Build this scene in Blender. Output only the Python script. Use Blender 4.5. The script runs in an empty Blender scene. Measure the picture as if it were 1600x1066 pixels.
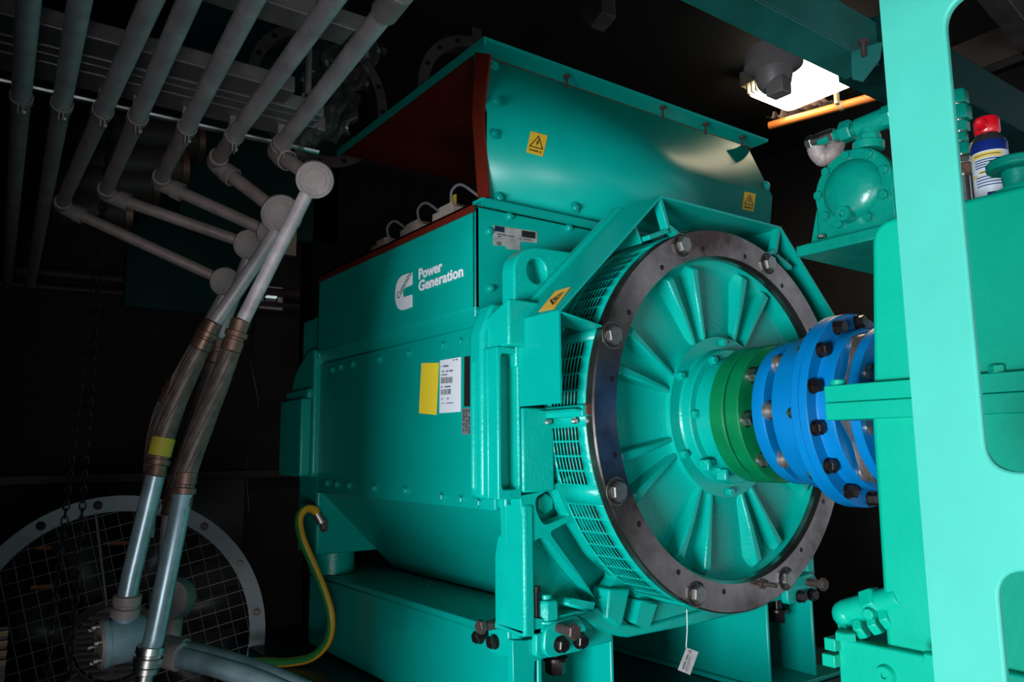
import bpy, bmesh, math, random
from mathutils import Vector, Matrix, Quaternion, noise
random.seed(7)
R = math.radians
SC = bpy.context.scene
COL = SC.collection
# ------------------------------------------------------------ camera
YAW, PITCH, ROLL, FPX = R(36.01), R(7.93), R(-0.6), 1213.6
CAM = Vector((1.4667, -1.872, 1.352))
fw = Vector((-math.cos(YAW)*math.cos(PITCH), math.sin(YAW)*math.cos(PITCH), math.sin(PITCH)))
rt = fw.cross(Vector((0, 0, 1))).normalized(); up = rt.cross(fw)
cr, sr = math.cos(ROLL), math.sin(ROLL)
rt, up = cr*rt+sr*up, -sr*rt+cr*up
cam = bpy.data.cameras.new('camera'); camo = bpy.data.objects.new('camera', cam); COL.objects.link(camo)
cam.sensor_width = 36; cam.lens = FPX/1600*36; cam.clip_start = 0.02; cam.clip_end = 100
camo.matrix_world = Matrix(((rt.x, up.x, -fw.x, CAM.x), (rt.y, up.y, -fw.y, CAM.y), (rt.z, up.z, -fw.z, CAM.z), (0, 0, 0, 1)))
cam.dof.use_dof = False
SC.camera = camo
# ------------------------------------------------------------ world, daylight and exposure
w = bpy.data.worlds.new('world'); SC.world = w; w.use_nodes = True
bg = w.node_tree.nodes['Background']; bg.inputs[0].default_value = (0.75, 0.88, 1.0, 1); bg.inputs[1].default_value = 0.5
def area(name, loc, aim, sx, sy, power, col):
    l = bpy.data.lights.new(name, 'AREA'); l.shape = 'RECTANGLE'; l.size = sx; l.size_y = sy; l.energy = power; l.color = col
    o = bpy.data.objects.new(name, l); COL.objects.link(o); o.location = loc
    o.rotation_euler = (Vector(aim)-Vector(loc)).to_track_quat('-Z', 'Y').to_euler(); return o
area('daylight_at_open_side', (4.5, -3.0, 0.2), (0.2, -0.1, 1.35), 1.8, 1.0, 52, (0.95, 0.98, 1.0))
area('daylight_at_door', (1.9, -4.9, 0.35), (0.3, -0.5, 1.2), 1.6, 1.1, 320, (0.85, 0.95, 1.0))
SC.view_settings.view_transform = 'Standard'; SC.view_settings.look = 'None'
SC.view_settings.exposure = 0.22; SC.view_settings.gamma = 1.0; SC.view_settings.use_curve_mapping = False

def ray(px, py): return fw + rt*((px-800)/FPX) - up*((py-533)/FPX)
def P(px, py, ax, v):
    d = ray(px, py); i = 'xyz'.index(ax); return CAM + d*((v-CAM[i])/d[i])
def PD(px, py, depth): return CAM + ray(px, py)*depth
ZC = 1.443      # shaft height

# ------------------------------------------------------------ materials
MATS = {}
def mat(name, col, rough=0.5, metal=0.0, coat=0.0, bump=0.0, bscale=60, var=0.0, vscale=6, emit=0, trans=0, col2=None, spec=0.5):
    m = bpy.data.materials.new(name); m.use_nodes = True; nt = m.node_tree; N = nt.nodes; L = nt.links
    b = N['Principled BSDF']; b.inputs['Base Color'].default_value = (*col, 1); b.inputs['Roughness'].default_value = rough
    b.inputs['Metallic'].default_value = metal; b.inputs['Coat Weight'].default_value = coat; b.inputs['Coat Roughness'].default_value = 0.12
    b.inputs['Transmission Weight'].default_value = trans; b.inputs['Specular IOR Level'].default_value = spec
    if emit: b.inputs['Emission Color'].default_value = (*col, 1); b.inputs['Emission Strength'].default_value = emit
    tc = N.new('ShaderNodeTexCoord')
    if var or col2:
        n = N.new('ShaderNodeTexNoise'); n.inputs['Scale'].default_value = vscale; n.inputs['Detail'].default_value = 6; n.inputs['Roughness'].default_value = 0.65
        L.new(tc.outputs['Object'], n.inputs['Vector'])
        r = N.new('ShaderNodeValToRGB'); r.color_ramp.elements[0].position = 0.35; r.color_ramp.elements[1].position = 0.68
        c2 = col2 or tuple(min(1, c*(1+var)) for c in col); c1 = col if col2 else tuple(c*(1-var) for c in col)
        r.color_ramp.elements[0].color = (*c1, 1); r.color_ramp.elements[1].color = (*c2, 1)
        L.new(n.outputs['Fac'], r.inputs['Fac']); L.new(r.outputs['Color'], b.inputs['Base Color'])
        mr = N.new('ShaderNodeMapRange'); mr.inputs['To Min'].default_value = rough*0.8; mr.inputs['To Max'].default_value = min(1, rough*1.25)
        L.new(n.outputs['Fac'], mr.inputs['Value']); L.new(mr.outputs['Result'], b.inputs['Roughness'])
    if bump:
        n2 = N.new('ShaderNodeTexNoise'); n2.inputs['Scale'].default_value = bscale; n2.inputs['Detail'].default_value = 3
        L.new(tc.outputs['Object'], n2.inputs['Vector'])
        bp = N.new('ShaderNodeBump'); bp.inputs['Strength'].default_value = bump; bp.inputs['Distance'].default_value = 0.004
        L.new(n2.outputs['Fac'], bp.inputs['Height']); L.new(bp.outputs['Normal'], b.inputs['Normal'])
    MATS[name] = m; return m
TEAL = mat('teal_sheet_paint', (0.0, 0.335, 0.275), 0.3, coat=0.0, var=0.05, spec=0.35, vscale=3)
TEALC = mat('teal_cast_paint', (0.0, 0.37, 0.30), 0.3, coat=0.0, spec=0.4, bump=0.35, bscale=90, var=0.05, vscale=9)
TEALP = mat('teal_frame_paint', (0.05, 0.375, 0.30), 0.45, coat=0.0, spec=0.3, var=0.06, vscale=4)
GRN = mat('compressor_green_paint', (0.0, 0.37, 0.245), 0.36, coat=0.0, spec=0.32, bump=0.12, bscale=70, var=0.03, vscale=7)
GRND = mat('pump_green_paint', (0.0, 0.205, 0.15), 0.28, coat=0.05, bump=0.3, bscale=60, var=0.1, vscale=12)
HUBG = mat('green_hub_paint', (0.0, 0.17, 0.055), 0.38, coat=0.0, spec=0.35, var=0.12, vscale=12)
BLUE = mat('blue_coupling_paint', (0.0, 0.185, 0.49), 0.36, coat=0.0, spec=0.35, var=0.07, vscale=10)
RING = mat('oiled_machined_steel', (0.08, 0.05, 0.045), 0.22, metal=0.95, col2=(0.36, 0.31, 0.30), vscale=4)
STEEL = mat('bright_steel', (0.55, 0.53, 0.5), 0.28, metal=1, var=0.15, vscale=30)
PACK = mat('steel_disc_pack', (0.62, 0.50, 0.45), 0.35, metal=0.9, var=0.25, vscale=30)
BLK = mat('black_bolt_steel', (0.02, 0.014, 0.014), 0.32, metal=0.5, var=0.3, vscale=60)
RUST = mat('brown_bolt_steel', (0.09, 0.06, 0.055), 0.5, metal=0.5, var=0.3, vscale=60)
GALV = mat('dull_galvanised_conduit', (0.48, 0.40, 0.41), 0.45, metal=0.3, var=0.25, vscale=14)
GALVB = mat('bluish_conduit', (0.28, 0.38, 0.42), 0.3, metal=0.5, var=0.25, vscale=12)
CASTA = mat('cast_alloy_fitting', (0.30, 0.235, 0.225), 0.6, metal=0.3, bump=0.4, bscale=160, var=0.2, vscale=20)
CASTB = mat('blue_grey_cast_fitting', (0.22, 0.31, 0.36), 0.5, metal=0.2, bump=0.3, bscale=160, var=0.15, vscale=20)
BRAID = mat('brown_braided_hose', (0.15, 0.11, 0.095), 0.5, metal=0.5, var=0.35, vscale=30)
COPR = mat('coppery_collar', (0.22, 0.12, 0.09), 0.42, metal=0.7, var=0.25, vscale=30)
STRUT = mat('zinc_strut', (0.26, 0.225, 0.215), 0.42, metal=0.6, var=0.15, vscale=20)
RED = mat('red_oxide_primer', (0.12, 0.012, 0.005), 0.42, var=0.1, vscale=5)
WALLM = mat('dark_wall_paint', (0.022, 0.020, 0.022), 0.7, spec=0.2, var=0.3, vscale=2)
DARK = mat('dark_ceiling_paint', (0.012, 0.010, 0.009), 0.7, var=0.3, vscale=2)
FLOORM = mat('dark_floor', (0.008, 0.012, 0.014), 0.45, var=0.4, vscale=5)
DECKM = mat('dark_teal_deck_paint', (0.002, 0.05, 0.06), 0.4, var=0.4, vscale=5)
DUCT = mat('brown_dark_duct', (0.05, 0.038, 0.036), 0.55, var=0.3, vscale=8)
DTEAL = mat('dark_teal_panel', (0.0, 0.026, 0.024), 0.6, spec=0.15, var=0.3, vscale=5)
YEL = mat('yellow_sticker', (0.86, 0.50, 0.03), 0.5)
YELP = mat('plain_yellow_label', (0.88, 0.62, 0.03), 0.6)
ORG = mat('orange_hazard_sticker', (0.85, 0.42, 0.03), 0.5)
INK = mat('black_ink', (0.012, 0.01, 0.01), 0.5)
NAVY = mat('navy_ink', (0.01, 0.015, 0.05), 0.5)
WHT = mat('white_print', (0.78, 0.78, 0.82), 0.5)
PAPER = mat('white_paper', (0.72, 0.72, 0.78), 0.7)
TAGP = mat('worn_paper_tag', (0.55, 0.50, 0.49), 0.7, var=0.2, vscale=60)
GREY = mat('grey_ink', (0.16, 0.16, 0.17), 0.6)
SILV = mat('silver_label', (0.30, 0.30, 0.28), 0.4, var=0.25, vscale=30)
BEIGE = mat('beige_moulding', (0.42, 0.33, 0.28), 0.6, var=0.15, vscale=30)
FANW = mat('pale_grey_fan_paint', (0.27, 0.30, 0.32), 0.55, var=0.15, vscale=8)
WIRE = mat('guard_wire', (0.16, 0.14, 0.135), 0.5, metal=0.3)
SHADED = mat('shaded_teal_beam_paint', (0.008, 0.12, 0.105), 0.5, var=0.25, vscale=4)  # the beam's teal, darkened and greyed to stand for its shade
BOLTS = mat('dull_bolt_steel', (0.33, 0.32, 0.30), 0.36, metal=0.9, var=0.2, vscale=40)
DETM = mat('grey_brown_detector', (0.13, 0.11, 0.11), 0.5)
BRNP = mat('brownish_conduit', (0.34, 0.255, 0.24), 0.5, metal=0.3, var=0.2, vscale=14)
BLADE = mat('dark_fan_blade', (0.02, 0.018, 0.018), 0.5)
ORNG = mat('orange_tube', (0.75, 0.22, 0.05), 0.45)
CHAINM = mat('dark_chain', (0.02, 0.018, 0.018), 0.5, metal=0.6, var=0.3, vscale=60)
REDP = mat('red_plastic', (0.62, 0.004, 0.012), 0.3, coat=0.2)
CANW = mat('can_white_print', (0.62, 0.66, 0.72), 0.35)
CANB = mat('can_navy_print', (0.006, 0.02, 0.16), 0.35)
CANY = mat('can_yellow_print', (0.75, 0.52, 0.12), 0.4)
CANK = mat('can_shoulder', (0.06, 0.06, 0.065), 0.3, metal=0.6)
LAMP = mat('lit_diffuser', (1.0, 0.86, 0.60), 0.5, emit=6)
GLASS = mat('lamp_glass', (0.35, 0.37, 0.38), 0.12, spec=0.8)
CREAM = mat('cream_metal', (0.30, 0.26, 0.18), 0.5)
FOIL = mat('clear_crinkled_film', (0.07, 0.07, 0.06), 0.07, spec=1.0, bump=0.9, bscale=14)
for _n in ('Principled BSDF',):
    FOIL.node_tree.nodes[_n].inputs['Alpha'].default_value = 0.42
CABLE_SHIFT = 0.08
def cable_mat():
    m = mat('yellow_green_cable_jacket', (0.8, 0.42, 0.02), 0.4); nt = m.node_tree; N = nt.nodes; L = nt.links
    uv = N.new('ShaderNodeUVMap'); sp = N.new('ShaderNodeSeparateXYZ'); L.new(uv.outputs[0], sp.inputs[0])
    c = N.new('ShaderNodeMath'); c.operation = 'GREATER_THAN'; c.inputs[1].default_value = 0.74
    ad = N.new('ShaderNodeMath'); ad.operation = 'ADD'; ad.inputs[1].default_value = CABLE_SHIFT; fr = N.new('ShaderNodeMath'); fr.operation = 'FRACT'
    L.new(sp.outputs[0], ad.inputs[0]); L.new(ad.outputs[0], fr.inputs[0]); L.new(fr.outputs[0], c.inputs[0])
    mx = N.new('ShaderNodeMix'); mx.data_type = 'RGBA'; mx.inputs[6].default_value = (0.80, 0.40, 0.02, 1); mx.inputs[7].default_value = (0.03, 0.22, 0.05, 1)
    L.new(c.outputs[0], mx.inputs[0]); L.new(mx.outputs[2], N['Principled BSDF'].inputs['Base Color']); return m
CABLE = cable_mat()

# ------------------------------------------------------------ mesh builder
def basis(d):
    d = Vector(d).normalized(); a = Vector((0, 0, 1)) if abs(d.z) < 0.9 else Vector((1, 0, 0))
    u = d.cross(a).normalized(); return d, u, d.cross(u)
class MB:
    def __init__(s): s.bm = bmesh.new(); s.uv = None
    def face(s, vs):
        try: return s.bm.faces.new(vs)
        except ValueError: return None
    def box(s, x0, x1, y0, y1, z0, z1):
        v = [s.bm.verts.new((x, y, z)) for x in (x0, x1) for y in (y0, y1) for z in (z0, z1)]
        for q in ((0, 1, 3, 2), (4, 6, 7, 5), (0, 4, 5, 1), (2, 3, 7, 6), (0, 2, 6, 4), (1, 5, 7, 3)): s.face([v[i] for i in q])
        return s
    def obox(s, c, ax, ay, az, hx, hy, hz):      # oriented box
        c = Vector(c); v = []
        for i in (-1, 1):
            for j in (-1, 1):
                for k in (-1, 1): v.append(s.bm.verts.new(c+Vector(ax)*hx*i+Vector(ay)*hy*j+Vector(az)*hz*k))
        for q in ((0, 1, 3, 2), (4, 6, 7, 5), (0, 4, 5, 1), (2, 3, 7, 6), (0, 2, 6, 4), (1, 5, 7, 3)): s.face([v[i] for i in q])
        return s
    def merge(s, n0=0, d=1e-5):
        s.bm.verts.ensure_lookup_table(); bmesh.ops.remove_doubles(s.bm, verts=s.bm.verts[n0:], dist=d); return s
    def prism(s, poly, ax, a, b, holes=()):
        n0 = len(s.bm.verts)
        def to3(p, t):
            return {'x': (t, p[0], p[1]), 'y': (p[0], t, p[1]), 'z': (p[0], p[1], t)}[ax]
        for t in (a, b):
            es = []
            for loop in (poly, *holes):
                vs = [s.bm.verts.new(to3(p, t)) for p in loop]
                es += [s.bm.edges.new((vs[i], vs[(i+1) % len(vs)])) for i in range(len(vs))]
            if holes: bmesh.ops.triangle_fill(s.bm, use_beauty=True, use_dissolve=True, edges=es)
            else:
                s.face([e.verts[0] for e in es]) if False else s.face(vs)
        for loop in (poly, *holes):
            A = [s.bm.verts.new(to3(p, a)) for p in loop]; B = [s.bm.verts.new(to3(p, b)) for p in loop]
            for i in range(len(loop)):
                j = (i+1) % len(loop); s.face([A[i], A[j], B[j], B[i]])
        return s.merge(n0)
    def hull(s, A, B):                            # loft between two equal loops with caps
        a = [s.bm.verts.new(p) for p in A]; b = [s.bm.verts.new(p) for p in B]; n = len(a)
        for i in range(n): s.face([a[i], a[(i+1) % n], b[(i+1) % n], b[i]])
        s.face(a); s.face(b[::-1]); return s
    def quad(s, *p): s.face([s.bm.verts.new(q) for q in p]); return s
    def lathe(s, prof, o, d, n=48, closed=False, t0=0, t1=2*math.pi):
        d, u, v = basis(d); o = Vector(o); full = abs(t1-t0-2*math.pi) < 1e-6; rings = []
        m = n if full else n+1
        for (r, t) in prof:
            if r < 1e-6: rings.append([s.bm.verts.new(o+d*t)])
            else: rings.append([s.bm.verts.new(o+d*t+(u*math.cos(t0+(t1-t0)*i/n)+v*math.sin(t0+(t1-t0)*i/n))*r) for i in range(m)])
        pairs = list(zip(rings, rings[1:]))
        if closed: pairs.append((rings[-1], rings[0]))
        for A, B in pairs:
            for i in range(n):
                j = (i+1) % m if full else i+1
                if len(A) == 1 and len(B) == 1: continue
                if len(A) == 1: s.face([A[0], B[i], B[j]])
                elif len(B) == 1: s.face([A[i], A[j], B[0]])
                else: s.face([A[i], A[j], B[j], B[i]])
        return s
    def cyl(s, p0, p1, r, r1=None, n=24):
        p0 = Vector(p0); p1 = Vector(p1); L = (p1-p0).length; r1 = r if r1 is None else r1
        return s.lathe([(0, 0), (r, 0), (r1, L), (0, L)], p0, p1-p0, n)
    def hexh(s, p, d, r, h, washer=0.0):          # hexagon head on optional washer
        p = Vector(p); d = Vector(d).normalized()
        if washer: s.lathe([(0, 0), (washer, 0), (washer, h*0.22), (0, h*0.22)], p, d, 24); p = p+d*h*0.22
        s.lathe([(0, 0), (r, 0), (r, h*0.85), (r*0.86, h), (0, h)], p, d, 6); return s
    def tube(s, pts, r, n=16, caps=True):
        pts = [Vector(p) for p in pts]; rr = r if isinstance(r, (list, tuple)) else [r]*len(pts)
        T = []
        for i in range(len(pts)):
            a = pts[max(0, i-1)]; b = pts[min(len(pts)-1, i+1)]; T.append((b-a).normalized())
        _, u, v = basis(T[0]); rings = []
        uvl = s.bm.loops.layers.uv.verify(); s.uv = uvl
        for i, p in enumerate(pts):
            if i: q = T[i-1].rotation_difference(T[i]); u = q @ u; v = T[i].cross(u)
            rings.append([s.bm.verts.new(p+(u*math.cos(2*math.pi*k/n)+v*math.sin(2*math.pi*k/n))*rr[i]) for k in range(n)])
        for ri, (A, B) in enumerate(zip(rings, rings[1:])):
            for k in range(n):
                f = s.face([A[k], A[(k+1) % n], B[(k+1) % n], B[k]])
                if f:
                    us = (k/n, (k+1)/n, (k+1)/n, k/n)
                    for l, uu in zip(f.loops, us): l[uvl].uv = (uu, ri)
        if caps: s.face(rings[0][::-1]); s.face(rings[-1])
        return s
    def sphere(s, c, r, sc=(1, 1, 1), n=16):
        m = Matrix.Translation(c) @ Matrix.Diagonal((*[r*q for q in sc], 1))
        bmesh.ops.create_uvsphere(s.bm, u_segments=n, v_segments=n//2, radius=1, matrix=m); return s
    def mesh(s, name, m, smooth=35, off=None):
        bmesh.ops.recalc_face_normals(s.bm, faces=s.bm.faces)
        me = bpy.data.meshes.new(name)
        if off is not None: bmesh.ops.translate(s.bm, verts=s.bm.verts, vec=-Vector(off))
        for f in s.bm.faces: f.smooth = True
        s.bm.to_mesh(me); s.bm.free(); me.set_sharp_from_angle(angle=R(smooth))
        me.materials.append(m); return me
    def build(s, name, m, parent=None, bevel=0, segs=2, smooth=35, solid=0, at=None):
        base = WL(parent) if parent else Vector(at if at is not None else (0, 0, 0))
        me = s.mesh(name, m, smooth, base)
        o = bpy.data.objects.new(name, me); COL.objects.link(o); o.parent = parent
        if not parent: o.location = base
        if solid:
            k = o.modifiers.new('solid', 'SOLIDIFY'); k.thickness = solid; k.offset = 0
        if bevel:
            k = o.modifiers.new('bevel', 'BEVEL'); k.width = bevel; k.segments = segs; k.limit_method = 'ANGLE'; k.angle_limit = R(40); k.harden_normals = False
        return o
def WL(o):
    v = Vector((0, 0, 0))
    while o: v += Vector(o.location); o = o.parent
    return v
def thing(name, loc, label, cat, group=None):
    o = bpy.data.objects.new(name, None); COL.objects.link(o); o.location = loc; o.empty_display_size = 0.1
    return tag(o, label, cat, group)
def tag(o, label, cat, group=None, kind=None):
    if label: o['label'] = label
    if cat: o['category'] = cat
    if group: o['group'] = group
    if kind: o['kind'] = kind
    return o
def struct(o): o['kind'] = 'structure'; return o
def inst(name, me, parent, loc, d=(0, 0, 1), spin=0):
    o = bpy.data.objects.new(name, me); COL.objects.link(o); o.parent = parent
    o.location = Vector(loc)-(WL(parent) if parent else Vector((0, 0, 0)))
    q = Vector((0, 0, 1)).rotation_difference(Vector(d).normalized())
    o.rotation_mode = 'QUATERNION'; o.rotation_quaternion = q @ Quaternion((0, 0, 1), spin); return o
def hexmesh(name, r, h, m, washer=0, shank=0, sr_=0):
    b = MB()
    if shank: b.cyl((0, 0, 0), (0, 0, shank), sr_, n=16); b.hexh((0, 0, shank), (0, 0, 1), r, h)
    else: b.hexh((0, 0, 0), (0, 0, 1), r, h, washer)
    return b.mesh(name, m)
def fillet(poly, r, n=4):
    out = []; N = len(poly)
    for i in range(N):
        p = Vector(poly[i]); a = Vector(poly[i-1]); b = Vector(poly[(i+1) % N])
        rad = r[i] if isinstance(r, (list, tuple)) else r
        da = a-p; db = b-p
        k = min(rad, da.length*0.45, db.length*0.45)
        if k < 1e-5: out.append(tuple(p)); continue
        A = p+da.normalized()*k; B = p+db.normalized()*k
        for j in range(n+1):
            t = j/n; q = A*(1-t)**2+p*2*t*(1-t)+B*t*t; out.append(tuple(q))
    return out
def bend(pts, r, n=6):                            # rounded polyline
    pts = [Vector(p) for p in pts]; out = [pts[0]]
    for a, p, b in zip(pts, pts[1:], pts[2:]):
        k = min(r, (a-p).length*0.45, (b-p).length*0.45)
        A = p+(a-p).normalized()*k; B = p+(b-p).normalized()*k
        for j in range(n+1):
            t = j/n; out.append(A*(1-t)**2+p*2*t*(1-t)+B*t*t)
    return out+[pts[-1]]
def smoothpath(pts, n=8):                         # Catmull-Rom
    pts = [Vector(p) for p in pts]; q = [pts[0]*2-pts[1]]+pts+[pts[-1]*2-pts[-2]]; out = []
    for i in range(1, len(q)-2):
        for j in range(n):
            t = j/n; a, b, c, d = q[i-1:i+3]
            out.append(0.5*((2*b)+(c-a)*t+(2*a-5*b+4*c-d)*t*t+(-a+3*b-3*c+d)*t**3))
    return out+[pts[-1]]
def yz(pix, x): return [(lambda q: (q.y, q.z))(P(a, b, 'x', x)) for a, b in pix]
def xz(pix, y): return [(lambda q: (q.x, q.z))(P(a, b, 'y', y)) for a, b in pix]
def text(name, s, size, o, ux, uy, m, parent, bold=0.0, extr=0.0004, align='LEFT', sx=1.0):
    c = bpy.data.curves.new(name, 'FONT'); c.body = s; c.size = size; c.offset = bold*size; c.extrude = extr; c.align_x = align; c.resolution_u = 3
    t = bpy.data.objects.new(name, c); COL.objects.link(t)
    bpy.context.view_layer.update()
    me = bpy.data.meshes.new_from_object(t.evaluated_get(bpy.context.evaluated_depsgraph_get()))
    bpy.data.objects.remove(t); bpy.data.curves.remove(c)
    ux = Vector(ux).normalized(); uy = Vector(uy).normalized(); uz = ux.cross(uy)
    M = Matrix(((ux.x*sx, uy.x, uz.x, 0), (ux.y*sx, uy.y, uz.y, 0), (ux.z*sx, uy.z, uz.z, 0), (0, 0, 0, 1)))
    me.transform(Matrix.Translation(Vector(o)-WL(parent)) @ M); me.materials.clear(); me.materials.append(m); me.name = name
    ob = bpy.data.objects.new(name, me); COL.objects.link(ob); ob.parent = parent; return ob

# ============================================================ the container (setting)
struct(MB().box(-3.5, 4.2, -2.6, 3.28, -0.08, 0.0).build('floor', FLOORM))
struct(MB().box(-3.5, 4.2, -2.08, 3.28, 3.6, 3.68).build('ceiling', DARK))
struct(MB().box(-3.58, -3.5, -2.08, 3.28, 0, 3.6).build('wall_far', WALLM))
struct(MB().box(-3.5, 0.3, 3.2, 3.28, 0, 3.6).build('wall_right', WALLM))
struct(MB().box(4.12, 4.2, -2.0, 3.2, 2.2, 3.6).build('near_shade_wall', WALLM))  # unseen strip over the open end, added to keep the hood darker
struct(MB().box(-3.5, 0.16, -2.08, -2.0, 0, 3.6).build('wall_left', WALLM))  # unseen; its end edge is set to shade the far side panels
struct(MB().box(0.16, 4.2, -2.08, -2.0, 1.62, 3.6).build('unseen_shade_lintel', WALLM))  # unseen lintel added low to keep door light off hood and conduits
a = P(0, 425, 'x', -3.45); 
struct(MB().tube([(-3.42, -1.99, 2.33), (-3.42, 2.0, 2.42)], 0.03, 10).build('trim_1', DUCT))
struct(MB().tube([(-3.42, -1.99, 2.25), (-3.42, 2.0, 2.34)], 0.02, 10).build('trim_2', DUCT))
struct(MB().box(-3.5, -3.42, -1.99, 2.0, 1.19, 1.24).build('trim_3', DUCT, bevel=0.005))
struct(MB().box(-3.5, -3.44, -0.75, -0.35, 0.1, 1.19).build('trim_4', mat('grey_wall_panel', (0.05, 0.05, 0.055), 0.5), bevel=0.005))
# skid deck
sk = MB().box(-2.15, 1.9, -0.80, 1.0, 0.50, 0.56)
skid = sk.build('skid_deck', DECKM, None, bevel=0.006, at=(0, 0, 0.5)); tag(skid, 'dark teal steel skid deck running low under the generator', 'skid')
for y in (-0.72, 0.9):
    MB().box(-1.8, 1.9, y-0.06, y+0.06, 0.0, 0.50).build('beam', DECKM, skid)

# ============================================================ GENERATOR
G = thing('generator', (-0.8, 0, 0.85), 'large teal industrial generator with white printed logo and open sheet-metal hood', 'generator')
# ---- body: side panel, sloped lower panel, inner body
b = MB(); b.prism([(-0.66, 1.20), (-0.66, 1.72), (0.66, 1.72), (0.66, 1.20), (0.33, 0.87), (-0.33, 0.87)], 'x', -1.50, -0.24)
body = b.build('stator_housing', TEAL, G, bevel=0.006)
b = MB().box(-1.50, -0.27, -0.672, -0.655, 1.19, 1.70); b.build('side_panel', TEAL, G, bevel=0.004)
b = MB().prism([(-0.690, 1.745), (-0.655, 1.70), (-0.655, 1.75)], 'x', -1.49, -0.33); b.build('panel_hem', TEAL, G)
nut = hexmesh('panel_bolt', 0.012, 0.010, TEAL, 0.016)
for px, py in [(520, 578), (533, 574), (552, 569.6), (594, 562), (640, 553), (694, 541), (722, 535), (512, 755), (527, 757), (546, 759), (586, 763), (635, 767), (692, 777), (722, 781), (750, 786)]:
    inst('panel_bolt', nut, G, P(px, py, 'y', -0.672), (0, -1, 0))
# ---- terminal box
b = MB().box(-1.49, -0.335, -0.69, -0.672, 1.745, 2.045)                       # near side
b.box(-1.49, -0.335, 0.672, 0.69, 1.72, 2.045); b.box(-0.349, -0.335, -0.69, 0.69, 1.72, 2.045); b.box(-1.49, -1.475, -0.69, 0.69, 1.72, 2.045)
tb = b.build('terminal_box', TEAL, G, bevel=0.005)
b = MB().box(-0.33, -0.285, -0.70, 0.70, 2.045, 2.053).box(-0.285, -0.279, -0.70, 0.70, 2.03, 2.053); b.build('box_front_flange', TEAL, G)
b = MB().box(-1.49, -0.30, -0.698, -0.66, 2.046, 2.052).box(-1.49, -0.33, -0.698, -0.693, 2.026, 2.052); b.build('box_top_edge', RED, G)['label'] = 'red primed top edge of the terminal box'
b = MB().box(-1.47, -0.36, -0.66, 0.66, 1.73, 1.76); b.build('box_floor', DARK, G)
nut2 = hexmesh('box_bolt', 0.009, 0.010, TEAL, 0.013)
for px, py in [(795, 339), (763, 362), (765, 451), (888, 357), (796, 478)]:
    inst('box_bolt', nut2, G, P(px, py, 'x', -0.335), (1, 0, 0))
for px, py in [(722, 366), (721, 482), (610, 410), (660, 494), (612, 515), (566, 526), (656, 388)]:
    inst('rivet', MATS and hexmesh('rivet', 0.005, 0.003, TEAL), G, P(px, py, 'y', -0.69), (0, -1, 0))
# terminals inside
for k, (px, py) in enumerate([(607, 378), (655, 352), (708, 326)]):
    q = P(px, py+4, 'y', -0.56); t = MB()
    t.box(q.x-0.07, q.x+0.06, -0.60, -0.48, q.z-0.06, q.z).box(q.x-0.045, q.x+0.03, -0.59, -0.5, q.z, q.z+0.018).cyl((q.x-0.02, -0.55, q.z), (q.x-0.02, -0.55, q.z+0.04), 0.008)
    t.box(q.x-0.02, q.x+0.02, -0.57, -0.52, 1.75, q.z)
    tm = t.build('terminal_block', BEIGE, G, bevel=0.003)
    MB().tube(smoothpath([(q.x-0.02, -0.55, q.z+0.03), (q.x-0.01, -0.56, q.z+0.07), (q.x+0.03, -0.55, q.z+0.085), (q.x+0.07, -0.52, q.z+0.05), (q.x+0.09, -0.45, q.z+0.0)]), 0.005, 8).build('lead_wire', GREY, tm)
q = P(708, 316, 'y', -0.45); MB().box(q.x-0.02, q.x+0.02, -0.452, -0.448, q.z-0.03, q.z+0.025).build('inner_warning_label', YEL, G)
# ---- hood
ft = [(-0.375, 2.535), (-0.300, 2.318), (-0.304, 2.053)]
def hood_plate(y0, y1):
    b = MB(); prof = ft+[(x-0.006, z) for x, z in ft[::-1]]
    b.prism([(x, z) for x, z in prof], 'y', y0, y1); return b
b = MB(); yt, yf, yb = 0.635, 0.668, 0.655
A = [(-0.375, -yf, 2.535), (-0.375, yt, 2.535)]; B_ = [(-0.300, -yf, 2.318), (-0.300, yf+0.004, 2.318)]; C_ = [(-0.306, -yf, 2.053), (-0.306, yb-0.03, 2.053)]
b.quad(A[0], A[1], B_[1], B_[0]); b.quad(B_[0], B_[1], C_[1], C_[0])
b.merge(); hp = b.build('hood_end_plate', TEAL, G, solid=0.006)
b = MB().box(-1.36, -0.375, -0.67, 0.67, 2.538, 2.546); b.build('hood_roof', RED, G)['label'] = 'red primed underside of the hood roof'
b = MB().box(-1.36, -0.30, -0.67, 0.67, 2.5465, 2.552).box(-1.36, -0.30, -0.678, -0.67, 2.527, 2.552).box(-0.38, -0.30, -0.67, 0.67, 2.541, 2.5465); b.build('hood_lip', TEAL, G)
b = MB().box(-1.36, -0.38, 0.655, 0.661, 2.30, 2.538); b.build('hood_far_panel', RED, G)
pl = [(744, 82), (739, 184), (748, 315), (765, 315), (755.5, 180), (767, 85)]
b = MB().prism(xz(pl, -0.672), 'y', -0.675, -0.668); b.build('hood_side_flange', RED, G)['label'] = 'red primed side flange of the hood'
nb = hexmesh('hood_bolt', 0.010, 0.009, TEAL, 0.018)
for px, py in [(779, 97), (773, 160), (771, 210)]:
    q = P(px, py, 'x', -0.335 if py < 130 else -0.30)
    inst('hood_bolt', nb, G, (q.x-(0.03 if py < 130 else 0.0)+0.004, q.y, q.z), (1, 0, 0.2))
for px, py in [(779, 310), (898, 325), (1198, 290)]: inst('hood_bolt', nb, G, P(px, py, 'x', -0.297), (1, 0, 0))
lb = MB().cyl((0, 0, -0.045), (0, 0, 0), 0.005, n=10).hexh((0, 0, -0.012), (0, 0, 1), 0.011, 0.010).mesh('lip_bolt', RUST)
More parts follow.
